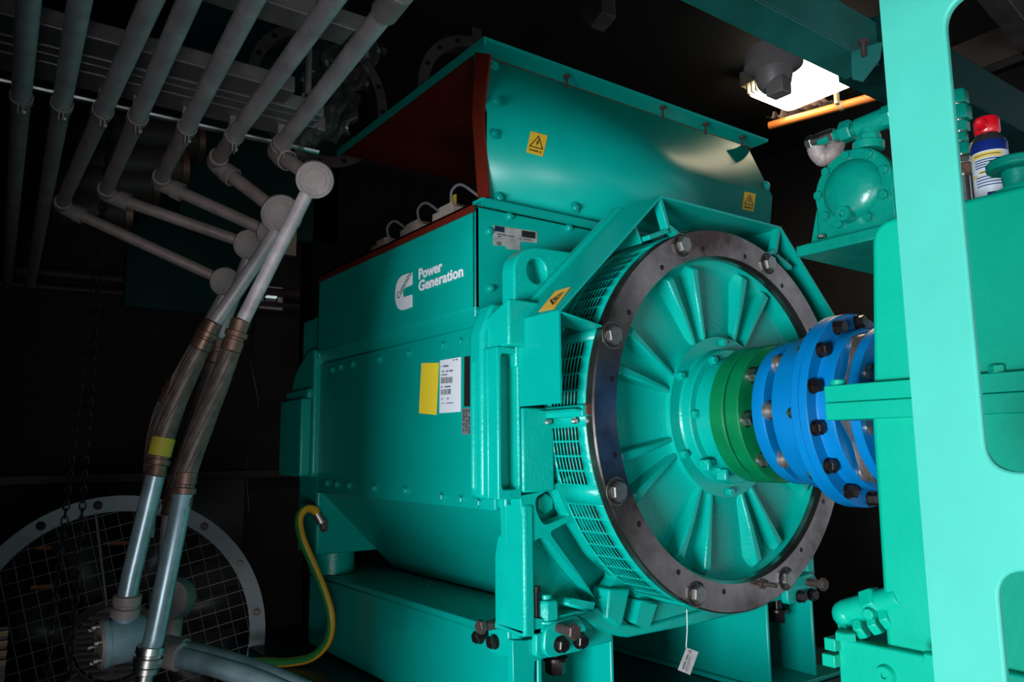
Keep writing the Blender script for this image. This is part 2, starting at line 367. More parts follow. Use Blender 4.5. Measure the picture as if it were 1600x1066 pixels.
for px, py in [(885, 116), (1035, 165), (1102, 191), (1159, 212)]: inst('lip_bolt', lb, G, P(px, py, 'z', 2.535), (0, 0, 1))
# ---- logo
LG = thing('printed_logo', (-0.7, -0.6905, 1.87), None, None); LG.parent = G; LG.location = Vector((-0.7, -0.6905, 1.87))-WL(G); LG['label'] = 'white printed logo and lettering'
def lp(pts): return xz(pts, -0.6905)
Z = lambda l: [(610+a/11.224, 400+b2/11.224) for a, b2 in l]
cs = Z([(382, 285), (300, 315), (210, 350), (150, 410), (112, 500), (92, 620), (92, 760), (110, 860), (145, 925), (200, 955), (290, 935), (382, 895), (382, 680), (300, 705), (250, 725), (225, 700), (215, 650), (222, 600), (260, 560), (320, 535), (382, 510)])
b = MB().prism(lp(cs), 'y', -0.6925, -0.6902); b.build('emblem', WHT, LG)
def along(px0, py0, px1, py1, y):
    a = P(px0, py0, 'y', y); c = P(px1, py1, 'y', y); return a, (c-a)
o, d = along(*Z([(135, 775)])[0], *Z([(372, 320)])[0], -0.6930)
def fit_text(name, s, o, d, h, m, parent, bold, upv=None, extr=0.0004):
    t = text(name, s, 1.0, (0, 0, 0), (1, 0, 0), (0, 1, 0), m, parent, bold, 0)
    xs = [v.co.x for v in t.data.vertices]; wdt = max(xs)-min(xs)
    dd = t.data; bpy.data.objects.remove(t); bpy.data.meshes.remove(dd)
    size = h/0.72; L = Vector(d).length
    uy = upv or Vector((0, 0, 1)); ux = Vector(d).normalized(); 
    return text(name, s, size, o, ux, uy, m, parent, bold, extr, sx=L/(wdt*size))
fit_text('emblem_script', 'Cummins', o, d, 0.024, DTEAL, LG, 0.0, Vector((-d.z, 0, d.x)).normalized())
for s_, p0, p1, h in (('Power', (490, 412), (905, 262), 0.032), ('Generation', (490, 622), (1275, 352), 0.032)):
    a = Z([p0])[0]; c = Z([p1])[0]; o, d = along(*a, *c, -0.6925); hz = 0.0333
    fit_text('lettering', s_, o, Vector((d.x, 0, 0)), hz, WHT, LG, 0.034)
# ---- labels on side panel
def plate_y(name, pix, y, m, parent=G, th=0.0012):
    return MB().prism(xz(pix, y), 'y', y-th, y).build(name, m, parent)
def plate_x(name, pix, x, m, parent=G, th=0.0012):
    return MB().prism(yz(pix, x), 'x', x, x+th).build(name, m, parent)
plate_y('yellow_label', [(659, 567.5), (686, 567), (682, 648.5), (655, 646)], -0.6725, YELP)
wl = plate_y('paper_label', [(688, 563.5), (720.5, 558), (720, 643.5), (687, 646)], -0.6725, PAPER)
K = lambda l: [(620+a/6.664, 540+b2/6.664) for a, b2 in l]
for q in ([(583, 146), (600, 143), (600, 157), (583, 160)], [(612, 141), (634, 138), (634, 153), (612, 156)], [(462, 216), (474, 215), (474, 226), (462, 227)], [(485, 206), (538, 203), (538, 222), (485, 226)],
          [(468, 266), (500, 263), (500, 275), (468, 278)], [(514, 260), (538, 257), (538, 274), (514, 277)], [(546, 256), (585, 252), (585, 270), (546, 273)], [(466, 302), (526, 296), (526, 308), (466, 314)],
          [(462, 428), (480, 427), (480, 440), (462, 441)], [(500, 422), (560, 417), (560, 434), (500, 439)], [(466, 552), (482, 551), (482, 562), (466, 563)], [(520, 548), (545, 547), (545, 558), (520, 560)],
          [(462, 600), (500, 598), (500, 604), (462, 606)], [(518, 595), (590, 592), (590, 602), (518, 606)]):
    plate_y('printed_line', K(q), -0.6738, GREY, wl, 0.0003)
for (x0, x1, y0, y1) in ((462, 580, 330, 395), (462, 563, 455, 512)):
    x = x0; bb = MB(); j = 0
    while x < x1:
        ww = random.choice((2.5, 4, 6)); t = (x-x0)/(x1-x0)*8
        bb.prism(xz(K([(x, y0+4-t), (x+ww, y0+4-t), (x+ww, y1+2-t), (x, y1+2-t)]), -0.6738), 'y', -0.6742, -0.6738); x += ww+random.choice((2, 3, 4))
    bb.build('barcode', GREY, wl)
plate_y('black_nameplate', K([(706, 118), (810, 102), (810, 636), (702, 636)]), -0.6725, INK)
np_ = plate_y('data_plate', K([(684, 655), (800, 650), (800, 926), (680, 926)]), -0.6725, GREY)
bb = MB()
for j in range(14):
    for i in range(3):
        if random.random() < 0.75:
            x = 690+i*27; y = 668+j*18; bb.prism(xz(K([(x, y), (x+random.randint(10, 24), y), (x+random.randint(10, 24), y+9), (x, y+10)]), -0.6738), 'y', -0.6742, -0.6738)
bb.build('plate_text', INK, np_)
# ---- silver CE label on box end
Q = lambda l: [(765+a/20, 345+b2/20) for a, b2 in l]
sl = plate_x('ce_label', Q([(120, 140), (1485, 345), (1480, 700), (950, 655), (950, 930), (530, 880), (510, 790), (110, 770)]), -0.3348, SILV)
for pq, m in (([(160, 150), (465, 200), (465, 370), (160, 320)], NAVY), ([(1005, 300), (1430, 360), (1430, 565), (1005, 500)], INK), ([(240, 400), (540, 450), (540, 475), (240, 425)], INK), ([(570, 465), (770, 490), (770, 510), (570, 490)], INK),
              ([(260, 470), (370, 490), (370, 512), (260, 492)], INK), ([(930, 520), (1010, 535), (1010, 610), (930, 600)], GREY), ([(1060, 560), (1350, 600), (1350, 615), (1060, 580)], INK), ([(500, 220), (860, 270), (860, 300), (500, 250)], CREAM)):
    plate_x('print', Q(pq), -0.3335, m, sl, 0.0003)
o = P(*Q([(225, 745)])[0], 'x', -0.333); text('ce_mark', 'CE', 0.0125, o, (0, 1, 0), (0, 0, 1), INK, sl, 0.02)
# ---- hazard stickers
def hazard(pix, x, parent=G, m=YEL, words=True, name='hazard_sticker'):
    # pix: tl, tr, br, bl corners
    if x == 'hood':
        hn = Vector((0.265, 0, -0.006)).normalized(); c = []
        for a, b2 in pix:
            d = ray(a, b2); c.append(CAM+d*((Vector((-0.3+0.0035, 0, 2.318))-CAM).dot(hn)/d.dot(hn)))
    else: c = [P(a, b2, 'x', x) for a, b2 in pix]
    st = MB().hull(c, [q+Vector((0.001, 0, 0)) for q in c]).build(name, m, parent, bevel=0.0)
    tl, tr, br, bl = c
    def uvp(u, v, e=0.0014): q = tl*(1-u)*(1-v)+tr*u*(1-v)+br*u*v+bl*(1-u)*v; return q+Vector((e, 0, 0))
    T = [(0.5, 0.10), (0.93, 0.70), (0.07, 0.70)]; cx, cy = 0.5, 0.5; Ti = [(cx+(u-cx)*0.78, cy+(v-cy)*0.78) for u, v in T]
    bb = MB()
    for i in range(3):
        j = (i+1) % 3; bb.quad(uvp(*T[i]), uvp(*T[j]), uvp(*Ti[j]), uvp(*Ti[i]))
    bb.build('warning_triangle', INK, st)
    B = [(0.55, 0.27), (0.42, 0.48), (0.50, 0.47), (0.45, 0.62), (0.60, 0.43), (0.52, 0.44), (0.60, 0.29)]
    bb = MB(); vs = [bb.bm.verts.new(uvp(u, v, 0.0015)) for u, v in B]; bmesh.ops.triangle_fill(bb.bm, edges=[bb.bm.edges.new((vs[i], vs[(i+1) % len(vs)])) for i in range(len(vs))], use_beauty=True)
    bb.build('lightning_bolt', INK, st)
    if words:
        a = uvp(0.12, 0.88); e = uvp(0.88, 0.88); fit_text('warning_words', 'DANGER AC', a, e-a, (tl-bl).length*0.09, INK, st, 0.01, (tl-bl).normalized())
    return st
hazard([(829, 205), (855.5, 212), (848, 245), (822, 238)], 'hood')
hazard([(1163, 299.5), (1181, 303), (1177, 331), (1159, 327)], 'hood')

# ---- front end frame (cast)
XF = -0.17
b = MB().prism([(-0.73, 1.225), (-0.655, 1.225), (-0.655, 1.617), (-0.73, 1.617)], 'x', -0.215, XF, [fillet([(-0.717, 1.25), (-0.666, 1.25), (-0.666, 1.600), (-0.717, 1.600)], 0.012, 3)]).box(-0.24, -0.2145, -0.73, -0.655, 1.225, 1.617)
b.build('frame_pocket', TEALC, G, bevel=0.004)
b = MB()
b.prism([(-0.735, 1.225), (-0.735, 1.66), (-0.70, 1.745), (-0.60, 1.745), (-0.60, 1.225)], 'x', -0.30, -0.235)
b.build('frame_column', TEALC, G, bevel=0.012, segs=3)
b = MB().prism([(-0.728, 1.235), (-0.742, 1.25), (-0.742, 1.58), (-0.728, 1.60)], 'x', -0.285, -0.268); b.build('frame_rib', TEALC, G, bevel=0.006, segs=3)
pk = P(794, 465, 'y', -0.715); pl_ = P(759, 497, 'y', -0.715)
b = MB().prism([(pl_.x, 1.617), (pk.x, 1.617), (pk.x, pk.z), (pl_.x, pl_.z)], 'y', -0.715, -0.60); b.build('upper_boss', TEALC, G, bevel=0.007, segs=3)
# lifting lug plate with hole
lug = fillet([(-0.655, 1.62), (-0.655, 1.865), (-0.60, 1.91), (-0.40, 1.915), (-0.40, 1.62)], [0, 0.03, 0.04, 0, 0])
hc = P(841, 423, 'x', -0.19); hole = [(hc.y+0.033*math.cos(t), hc.z+0.035*math.sin(t)) for t in [2*math.pi*i/24 for i in range(24)]]
b = MB().prism(lug, 'x', -0.255, -0.195, [hole]); b.build('lifting_lug', TEALC, G, bevel=0.006, segs=3)
# edge strip behind cover
b = MB()
path = [(-0.672, 1.565), (-0.672, 1.70), (-0.285, 2.072), (0.285, 2.072), (0.672, 1.70), (0.672, 1.565)]
inner = [(-0.655, 1.565), (-0.655, 1.69), (-0.277, 2.055), (0.277, 2.055), (0.655, 1.69), (0.655, 1.565)]
b.prism(path+inner[::-1], 'x', -0.20, -0.168); b.build('cover_rim', TEALC, G, bevel=0.005, segs=2)
# sheet cover
outer = [(-0.662, 1.462), (-0.662, 1.692), (-0.280, 2.060), (0.280, 2.060), (0.662, 1.692), (0.662, 1.462)]
inner = [(-0.656, 1.462), (-0.656, 1.689), (-0.278, 2.053), (0.278, 2.053), (0.656, 1.689), (0.656, 1.462)]
b = MB().prism(outer+inner[::-1], 'x', -0.168, 0.0); b.build('sheet_cover', TEAL, G)
# cover gussets
def gusset(p0, p1, w=0.006, x0=-0.165, x1=-0.002):
    b = MB()
    p0 = Vector((0, *p0)); p1 = Vector((0, *p1)); d = (p1-p0).normalized(); n = Vector((0, -d.z, d.y)); c = (p0+p1)/2
    b.obox((0.5*(x0+x1), c.y, c.z), (1, 0, 0), d, n, (x1-x0)/2, (p1-p0).length/2, w/2)
    b.build('cover_gusset', TEAL, G, bevel=0.0015)
for sgn in (-1, 1):
    gusset((sgn*0.657, 1.690), (sgn*0.515, 1.665), 0.006, -0.09); gusset((sgn*0.278, 2.054), (sgn*0.245, 1.96), 0.014, -0.03, -0.002); gusset((sgn*0.245, 1.965), (sgn*0.33, 1.93), 0.014, -0.03, -0.002)
    gusset((sgn*0.245, 1.975), (sgn*0.20, 1.955), 0.014, -0.03, -0.002); gusset((sgn*0.36, 2.0-0.02), (sgn*0.33, 1.92), 0.008, -0.15, -0.03)
# yellow sticker on the sloping face of the cover
n_ = Vector((0, -0.7, 0.71)).normalized()
ds = Vector((0, 0.382, 0.368)).normalized(); o_ = Vector((-0.066, -0.662, 1.692)) 
def onslope(px, py):
    d = ray(px, py); t = (o_-CAM).dot(n_)/d.dot(n_); return CAM+d*t+n_*0.001
cn = [onslope(*q) for q in ((868, 456), (892, 449), (866, 483), (842, 488))]
st = MB().hull(cn, [q+n_*0.001 for q in cn]).build('hazard_sticker', ORG, G)
bb = MB(); tl, tr, br, bl = cn
def uvq(u, v): return tl*(1-u)*(1-v)+tr*u*(1-v)+br*u*v+bl*(1-u)*v+n_*0.0018
T = [(0.2, 0.5), (0.72, 0.18), (0.72, 0.82)]; Ti = [(0.55+(u-0.55)*0.6, 0.5+(v-0.5)*0.6) for u, v in T]
for i in range(3): j = (i+1) % 3; bb.quad(uvq(*T[i]), uvq(*T[j]), uvq(*Ti[j]), uvq(*Ti[i]))
bb.quad(uvq(0.45, 0.45), uvq(0.65, 0.42), uvq(0.66, 0.55), uvq(0.46, 0.58)); bb.quad(uvq(0.80, 0.2), uvq(0.84, 0.2), uvq(0.84, 0.8), uvq(0.80, 0.8))
bb.build('warning_print', INK, st)

# ---- drum with vent slots
RD = 0.556
def drum(name, th0, th1, rows=0, x0=-0.20, x1=-0.028, xs=(-0.166, -0.058), cols=8, mt=TEALC):
    b = MB(); xb = [x0]
    slot = set()
    if rows:
        p = (xs[1]-xs[0])/cols
        for c in range(cols): xb += [xs[0]+c*p+0.0005, xs[0]+(c+1)*p-0.0035]
    xb.append(x1)
    tb_ = [th0]
    if rows:
        q = (th1-th0)/rows
        for r_ in range(rows):
            a0 = th0+q*r_+q*0.06; a1 = th0+q*(r_+1)-q*0.06
            tb_ += [a0, (a0+a1)/2, a1]
        tb_.append(th1)
    else:
        k = max(1, int(abs(th1-th0)/3)); tb_ = [th0+(th1-th0)*i/k for i in range(k+1)]
    g = [[b.bm.verts.new((x, RD*math.cos(R(t)), ZC+RD*math.sin(R(t)))) for x in xb] for t in tb_]
    for i in range(len(tb_)-1):
        for j in range(len(xb)-1):
            if rows and (i % 3) in (1, 2) and j % 2 == 1: continue
            b.face([g[i][j], g[i][j+1], g[i+1][j+1], g[i+1][j]])
    return b.build(name, mt, G, solid=0.002)
segs = [(90, 124, 0), (124, 156, 9), (156, 160, 0), (160, 178.5, 4), (178.5, 183.5, 0), (183.5, 199.5, 4), (199.5, 205, 0), (205, 246, 9), (246, 300, 0)]
for t0, t1, rw in segs: drum('vent_screen' if rw else 'drum_shell', t0, t1, rw)
drum('drum_shell', -60, 90, 0)
MB().lathe([(0.50, -0.19), (0.50, -0.03)], (0, 0, ZC), (1, 0, 0), 64).build('slot_shade_backing', DARK, G)  # dark lining stands for the shadow seen through the vent slots
# joint strips between the vent screens
b = MB().box(-0.20, -0.02, -0.575, -0.545, 1.432, 1.462).box(-0.19, -0.02, -0.60, -0.56, 1.446, 1.452); b.build('screen_joint', TEALC, G, bevel=0.004)
jb = hexmesh('screen_bolt', 0.009, 0.011, STEEL)
for px, py in ((857, 659), (898, 657)): inst('screen_bolt', jb, G, P(px, py-2, 'y', -0.572), (0, -0.3, -1))
MB().box(-0.028, -0.012, -0.562, -0.53, 1.437, 1.463).build('red_shim', RED, G)
b = MB().box(-0.215, -0.165, -0.655, -0.55, 1.24, 1.46); b.build('frame_web', TEALC, G, bevel=0.006)
# ---- ring
MB().lathe([(0.468, -0.012), (0.476, 0.0), (0.552, 0.0), (0.556, -0.004), (0.556, -0.034), (0.468, -0.034)], (0, 0, ZC), (1, 0, 0), 128, closed=True).build('mounting_ring', RING, G, smooth=25)
G_ring = G
rb = MB().lathe([(0.0335, 0.0), (0.035, 0.0008), (0.0365, 0.0)], (0, 0, 0), (0, 0, 1), 32).hexh((0, 0, 0.001), (0, 0, 1), 0.0258, 0.016, 0.0).mesh('ring_bolt', BOLTS)
hb = MB().lathe([(0.027, 0.0004), (0.0335, 0.0004), (0.0335, 0.0)], (0, 0, 0), (0, 0, 1), 32).mesh('bolt_recess', DARK)
for k in range(8):
    a = R(22.5+45*k); p = (0.0005, 0.523*math.cos(a), ZC+0.523*math.sin(a))
    o = inst('ring_bolt', rb, G, p, (1, 0, 0), random.random()); inst('bolt_recess', hb, o, p, (0, 0, 1)).location = (0, 0, 0.0)
hm = MB().lathe([(0, 0.0012), (0.006, 0.0012), (0.0075, 0.0006)], (0, 0, 0), (0, 0, 1), 16).mesh('dowel_hole', BLK)
for k in range(16):
    a = R(12.5+22.5*k); inst('dowel_hole', hm, G, (0.0, 0.497*math.cos(a), ZC+0.497*math.sin(a)), (1, 0, 0))
q = P(1192, 912, 'x', 0)
MB().lathe([(0, 0), (0.015, 0), (0.015, 0.004), (0.007, 0.005), (0.007, 0.045), (0, 0.045)], q, (1, 0, 0), 20).build('ring_stud', RUST, G)
# ---- end bell with ribs
MB().lathe([(0.468, -0.03), (0.455, -0.06), (0.43, -0.075), (0.26, -0.062), (0.235, -0.05)], (0, 0, ZC), (1, 0, 0), 96).build('end_bell', TEALC, G, smooth=50)
for k in range(8):
    for sg in (-1, 1):
        ah = R(22.5+45*k+sg*5.6); ar = R(22.5+45*k+sg*7.4)
        def at_(a, r, x, off): return Vector((x, r*math.cos(a)-off*math.sin(a), ZC+r*math.sin(a)+off*math.cos(a)))
        # tapered rib: wide and high at the rim, narrow at the hub, broad flat crest
        def sect(a, r, hx, wb, wt, lo=-0.082): return [at_(a, r, lo, -wb), at_(a, r, lo, wb), at_(a, r, hx, wt), at_(a, r, hx, -wt)]
        b = MB(); S = [sect(ah, 0.225, -0.042, 0.012, 0.006), sect((ah+ar)/2, 0.34, -0.032, 0.015, 0.009), sect(ar, 0.445, -0.026, 0.019, 0.013), sect(ar, 0.466, -0.055, 0.019, 0.014)]
        vv = [[b.bm.verts.new(p) for p in s_] for s_ in S]
        for A, B2 in zip(vv, vv[1:]):
            for i in range(4): b.face([A[i], A[(i+1) % 4], B2[(i+1) % 4], B2[i]])
        b.face(vv[0]); b.face(vv[-1][::-1])
        b.build('bell_rib', TEALC, G, bevel=0.004, segs=2)
MB().lathe([(0.240, -0.075), (0.237, -0.036), (0.200, -0.036), (0.196, -0.03), (0.196, -0.004), (0.192, 0.0), (0.165, 0.0), (0.16, -0.004), (0.16, -0.02), (0.150, -0.022), (0.150, 0.02), (0.0, 0.02)], (0, 0, ZC), (1, 0, 0), 96).build('bearing_housing', TEALC, G, smooth=30)
MB().lathe([(0.150, -0.01), (0.160, 0.0), (0.172, 0.0), (0.172, 0.059), (0, 0.059)], (0, 0, ZC), (1, 0, 0), 72).build('shaft_collar', TEALC, G, smooth=30)
tb2 = hexmesh('bearing_bolt', 0.0115, 0.012, TEALC, 0.014)
for k in range(12 // 2):
    a = R(30+60*k); inst('bearing_bolt', tb2, G, (-0.036, 0.221*math.cos(a), ZC+0.221*math.sin(a)), (1, 0, 0), 0.3)
    a = R(0+60*k); inst('bearing_bolt', tb2, G, (0.0, 0.182*math.cos(a), ZC+0.182*math.sin(a)), (1, 0, 0), 0.3)
b = MB()
for px, py in ((1103, 726), (1130, 741)):
    q = P(px, py, 'x', 0.02); MB().box(0.0, 0.035, q.y-0.008, q.y+0.008, q.z-0.018, q.z+0.014).build('probe_bracket', TEALC, G, bevel=0.004)
q0 = P(1096, 722, 'x', 0.01); q1 = P(1110, 722, 'x', 0.01); b.box(0.0, 0.028, q0.y-0.004, q1.y, q0.z-0.006, q0.z+0.006)
b.build('bracket_link', TEALC, G, bevel=0.004)

# ---- lower casting (webbed foot frame) ----
out = [(793, 792), (848, 790), (842, 745), (905, 722), (925, 760), (900, 800), (975, 880), (1030, 935), (1070, 948), (1075, 990), (972, 997), (940, 985), (915, 970), (880, 968), (850, 985), (846, 988), (822, 994), (827, 960), (825, 870), (832, 800)]
xl = -0.17
lw = Vector
def face_pl(pix, holes, x0, x1, name, bevel=0.006, fr=0.012, m=TEALC):
    b = MB(); b.prism(fillet(yz(pix, xl), fr, 3), 'x', x0, x1, [fillet(yz(h, xl), 0.016, 4) for h in holes]); return b.build(name, m, G, bevel=bevel, segs=2)
main = [(812, 775), (850, 768), (893, 742), (905, 752), (922, 800), (940, 830), (975, 888), (1010, 925), (1060, 945), (1180, 930), (1200, 945), (1176, 956), (972, 996), (930, 985), (905, 962), (870, 972), (847, 989), (820, 994), (826, 900), (820, 830)]
holes = [[(836, 778), (868, 760), (882, 795), (890, 806), (850, 822), (838, 800)],
         [(858, 832), (895, 812), (930, 870), (965, 900), (935, 940), (900, 890)],
         [(829, 850), (848, 838), (905, 905), (948, 953), (900, 956), (850, 968), (828, 965)],
         [(972, 930), (985, 920), (1000, 935), (997, 975), (985, 978), (970, 965)]]
face_pl(main, holes, -0.215, xl, 'end_frame')
face_pl([(812, 775), (905, 740), (1060, 940), (1200, 935), (1176, 950), (972, 990), (900, 965), (822, 985)], [], -0.26, -0.245, 'end_frame_back', 0)
# leg: side face of the foot
pf = [(-0.165, 0.882), (-0.30, 0.888), (-0.30, 1.07), (-0.285, 1.125), (-0.262, 1.135), (-0.262, 1.19), (-0.24, 1.21), (-0.165, 1.21)]
q = P(820, 994, 'x', -0.165); yl = q.y
b = MB().prism(pf, 'y', yl, yl+0.035); b.build('foot_leg', TEALC, G, bevel=0.008, segs=3)
b = MB().prism([(yl, 0.882), (yl, 0.90), (-0.42, 0.90), (-0.42, 0.868)], 'x', -0.30, xl); b.build('foot_pad', TEALC, G, bevel=0.004)
# sloping blocks and inner boss shapes
b = MB()
for pix, x1 in (([(952, 921), (986, 920), (972, 983), (948, 968)], -0.145), ([(1002, 938), (1028, 941), (1014, 985), (994, 975)], -0.145), ([(893, 935), (930, 942), (926, 958), (889, 948)], -0.155)):
    b.prism(yz(pix, x1), 'x', -0.215, x1)
b.build('casting_boss', TEALC, G, bevel=0.007, segs=3)
MB().prism(yz([(935, 950), (962, 972), (1000, 980), (1080, 958), (1190, 928), (1203, 944), (1100, 974), (981, 997), (935, 984), (908, 964)], -0.16), 'x', -0.215, -0.16).build('casting_lip', TEALC, G, bevel=0.006, segs=2)
for s_, pix in ((1, [(846, 787), 0.026]), (1, [(975, 948), 0.026])):
    inst('casting_bolt', hexmesh('casting_bolt', 0.028, 0.022, TEALC), G, P(*pix[0], 'x', -0.225), (1, 0, 0), 0.5)
q = P(853, 948, 'x', -0.19)
MB().cyl((q.x, q.y, 0.905), (q.x, q.y, 0.912), 0.036).hexh((q.x, q.y, 0.912), (0, 0, 1), 0.033, 0.05).cyl((q.x, q.y, 0.962), (q.x, q.y, 0.975), 0.016).build('foot_nut', TEALC, G, bevel=0.002)
q = P(837, 945, 'x', -0.185)
MB().cyl((q.x, q.y, 0.90), (q.x, q.y, 0.985), 0.010).cyl((q.x, q.y, 0.985), (q.x, q.y, 1.0), 0.014).build('jacking_screw', BLK, G)
# the mirrored right leg of the frame (partly visible beyond the ring)
pr = [(-0.165, 0.87), (-0.30, 0.87), (-0.30, 1.45), (-0.165, 1.45)]
MB().prism(pr, 'y', 0.56, 0.60).build('foot_leg', TEALC, G, bevel=0.006)
MB().box(-0.30, -0.20, 0.33, 0.60, 0.87, 0.91).box(-0.25, -0.21, 0.30, 0.60, 0.9, 1.3).build('foot_pad', TEALC, G, bevel=0.006)
# ---- rear end frame
b = MB()
b.prism(fillet([(-1.74, 1.25), (-1.74, 1.60), (-1.70, 1.68), (-1.56, 1.76), (-1.49, 1.76), (-1.49, 1.25)], 0.02), 'y', -0.70, -0.55); b.box(-1.70, -1.50, -0.67, 0.67, 0.95, 1.9)
b.build('rear_frame', TEALC, G, bevel=0.01, segs=3)
b = MB().box(-1.735, -1.50, -0.745, -0.70, 1.255, 1.56).box(-1.74, -1.50, -0.72, -0.69, 1.56, 1.60); b.build('rear_frame_boss', TEALC, G, bevel=0.008, segs=3)
MB().lathe([(0.0, 0), (0.09, 0), (0.09, 0.30), (0, 0.30)], (-1.60, -0.56, 0.868), (0, 0, 1), 40).build('rear_foot', TEALC, G, smooth=40)
MB().lathe([(0.0, 0), (0.60, 0), (0.60, 0.05), (0.52, 0.22), (0.0, 0.24)], (-1.66, 0, ZC), (-1, 0, 0), 64).build('rear_cover', TEALC, G, smooth=40)
MB().lathe([(0.0, 0), (0.30, 0), (0.30, 0.22), (0.0, 0.24)], (-1.85, 0, ZC), (-1, 0, 0), 48).build('exciter_housing', TEALC, G, smooth=40)

# ============================================================ base frame under the generator
BF = thing('mounting_frame', (-0.8, 0, 0.56), 'teal box-section steel base the generator feet stand on', 'base')
XB = -0.18
b = MB(); b.box(-1.72, XB, -0.605, -0.34, 0.845, 0.865).box(-1.72, XB, -0.605, -0.590, 0.575, 0.845).box(-1.72, XB, -0.352, -0.34, 0.575, 0.845).box(-1.72, XB-0.05, -0.59, -0.35, 0.565, 0.58)
b.build('side_beam', TEAL, BF, bevel=0.004)
b = MB().prism(yz([(801, 1001), (822, 1001), (850, 995), (906, 974), (938, 968), (956, 982), (956, 1003), (852, 1029), (836, 1034), (834, 1100), (803, 1100)], XB+0.002), 'x', XB-0.022, XB+0.002); b.build('end_lip', TEAL, BF, bevel=0.002)
b = MB().box(-0.50, -0.49, -0.60, -0.34, 0.58, 0.85); b.build('stiffener', TEAL, BF)
b = MB(); b.box(-1.72, XB, 0.34, 0.60, 0.845, 0.865).box(-1.72, XB, 0.34, 0.352, 0.575, 0.845).box(-1.72, XB, 0.588, 0.60, 0.575, 0.845).box(-1.72, XB+0.02, 0.32, 0.72, 0.562, 0.578)
b.build('side_beam', TEAL, BF, bevel=0.004)
b = MB().box(-1.70, -1.55, -0.34, 0.34, 0.60, 0.84); b.build('cross_beam', TEAL, BF, bevel=0.004)
MB().box(-1.66, -1.40, -0.34, -0.20, 0.862, 0.868).build('shim_plate', RUST, BF)
MB().box(-1.72, -0.2, -0.345, -0.20, 0.858, 0.866).build('inner_flange', TEAL, BF)
q = P(1233, 1035, 'z', 0.59); MB().hexh((q.x, q.y, 0.578), (0, 0, 1), 0.028, 0.03, 0.036).cyl((q.x, q.y, 0.60), (q.x, q.y, 0.632), 0.015).build('anchor_nut', TEAL, BF)
nk = MB().hexh((0, 0, 0), (0, 0, 1), 0.028, 0.035, 0.034).mesh('beam_nut', BLK)
for px, py in ((868, 1040), (1215, 962)):
    q = P(px, py, 'x', -0.235); inst('beam_nut', nk, BF, (q.x, q.y, q.z+0.022), (0, 0, -1)); MB().cyl((q.x, q.y, q.z+0.02), (q.x, q.y, 0.86), 0.014).build('nut_shank', BLK, BF)
for k, (a, b2) in enumerate([(458, 594), (478, 605), (490, 600), (505, 603), (520, 595), (525, 615), (549, 605), (560, 627), (597, 638), (625, 626), (640, 632), (662, 638), (630, 650), (540, 598)]):
    q = P(440+a/2.7615, 680+b2/2.7615, 'z', 0.8662); MB().lathe([(0.004+0.004*(k % 3 == 1), 0), (0.003, 0.0012), (0, 0.0014)], (q.x, q.y, 0.8655), (0, 0, 1), 8).build('paint_fleck', WHT, BF)
# jack bracket facing the near side
def bracket_y(xc, yf, zc_, s=-1):
    B = thing('jack_bracket', (xc, yf, zc_), None, None); B.parent = BF; B.location = Vector((xc, yf, zc_))-WL(BF)
    return B
# near-side plate
pix = [(768, 973), (778, 963), (793, 965), (800, 978), (800, 1022), (790, 1029), (768, 1018)]
b = MB().prism(fillet(xz(pix, -0.62), 0.012, 3), 'y', -0.632, -0.604); jb1 = b.build('jack_bracket', TEALC, BF, bevel=0.004)
b = MB().prism(xz([(800, 985), (821, 990), (821, 1027), (812, 1031), (800, 1027)], -0.61), 'y', -0.62, -0.60); b.build('bracket_filler', TEALC, BF, bevel=0.003)
def bolt_at(px, py, ax, v, d, r, h, m, parent, shank=0, sr_=0.009, name='bracket_bolt'):
    q = P(px, py, ax, v); return inst(name, hexmesh(name, r, h, m, 0 if shank else r*1.15, shank, sr_), parent, q, d, 0.4)
bolt_at(779, 975, 'y', -0.632, (0, -1, 0), 0.019, 0.016, RUST, jb1, 0.05, 0.013, 'jack_bolt')
bolt_at(774, 1003, 'y', -0.632, (0, -1, 0), 0.017, 0.018, BLK, jb1); bolt_at(751, 995, 'y', -0.632, (0, -1, 0), 0.017, 0.018, BLK, jb1)
pix = [(852, 985), (862, 975), (905, 962), (917, 980), (917, 1012), (908, 1018), (858, 1029), (850, 1018)]
b = MB().prism(fillet(yz(pix, -0.15), 0.014, 3), 'x', -0.178, -0.15); jb2 = b.build('jack_bracket', TEALC, BF, bevel=0.004)
b = MB().prism(yz([(838, 992), (852, 988), (852, 1024), (844, 1028), (838, 1026)], -0.16), 'x', -0.18, -0.16); b.build('bracket_filler', TEALC, BF, bevel=0.003)
bolt_at(873, 981, 'x', -0.15, (1, 0, 0), 0.021, 0.018, RUST, jb2, 0.05, 0.013, 'jack_bolt')
bolt_at(875, 1007, 'x', -0.15, (1, 0, 0), 0.0185, 0.018, BLK, jb2); bolt_at(905, 1001, 'x', -0.15, (1, 0, 0), 0.0185, 0.018, BLK, jb2)
pix = [(1230, 915), (1240, 905), (1270, 895), (1278, 905), (1276, 935), (1232, 946)]
b = MB().prism(fillet(yz(pix, -0.15), 0.014, 3), 'x', -0.178, -0.15); jb3 = b.build('jack_bracket', TEALC, BF, bevel=0.004)
bolt_at(1262, 910, 'x', -0.15, (1, 0, 0), 0.021, 0.018, RUST, jb3, 0.05, 0.013, 'jack_bolt')
bolt_at(1249, 932, 'x', -0.15, (1, 0, 0), 0.0185, 0.018, BLK, jb3); bolt_at(1267, 929, 'x', -0.15, (1, 0, 0), 0.0185, 0.018, BLK, jb3)

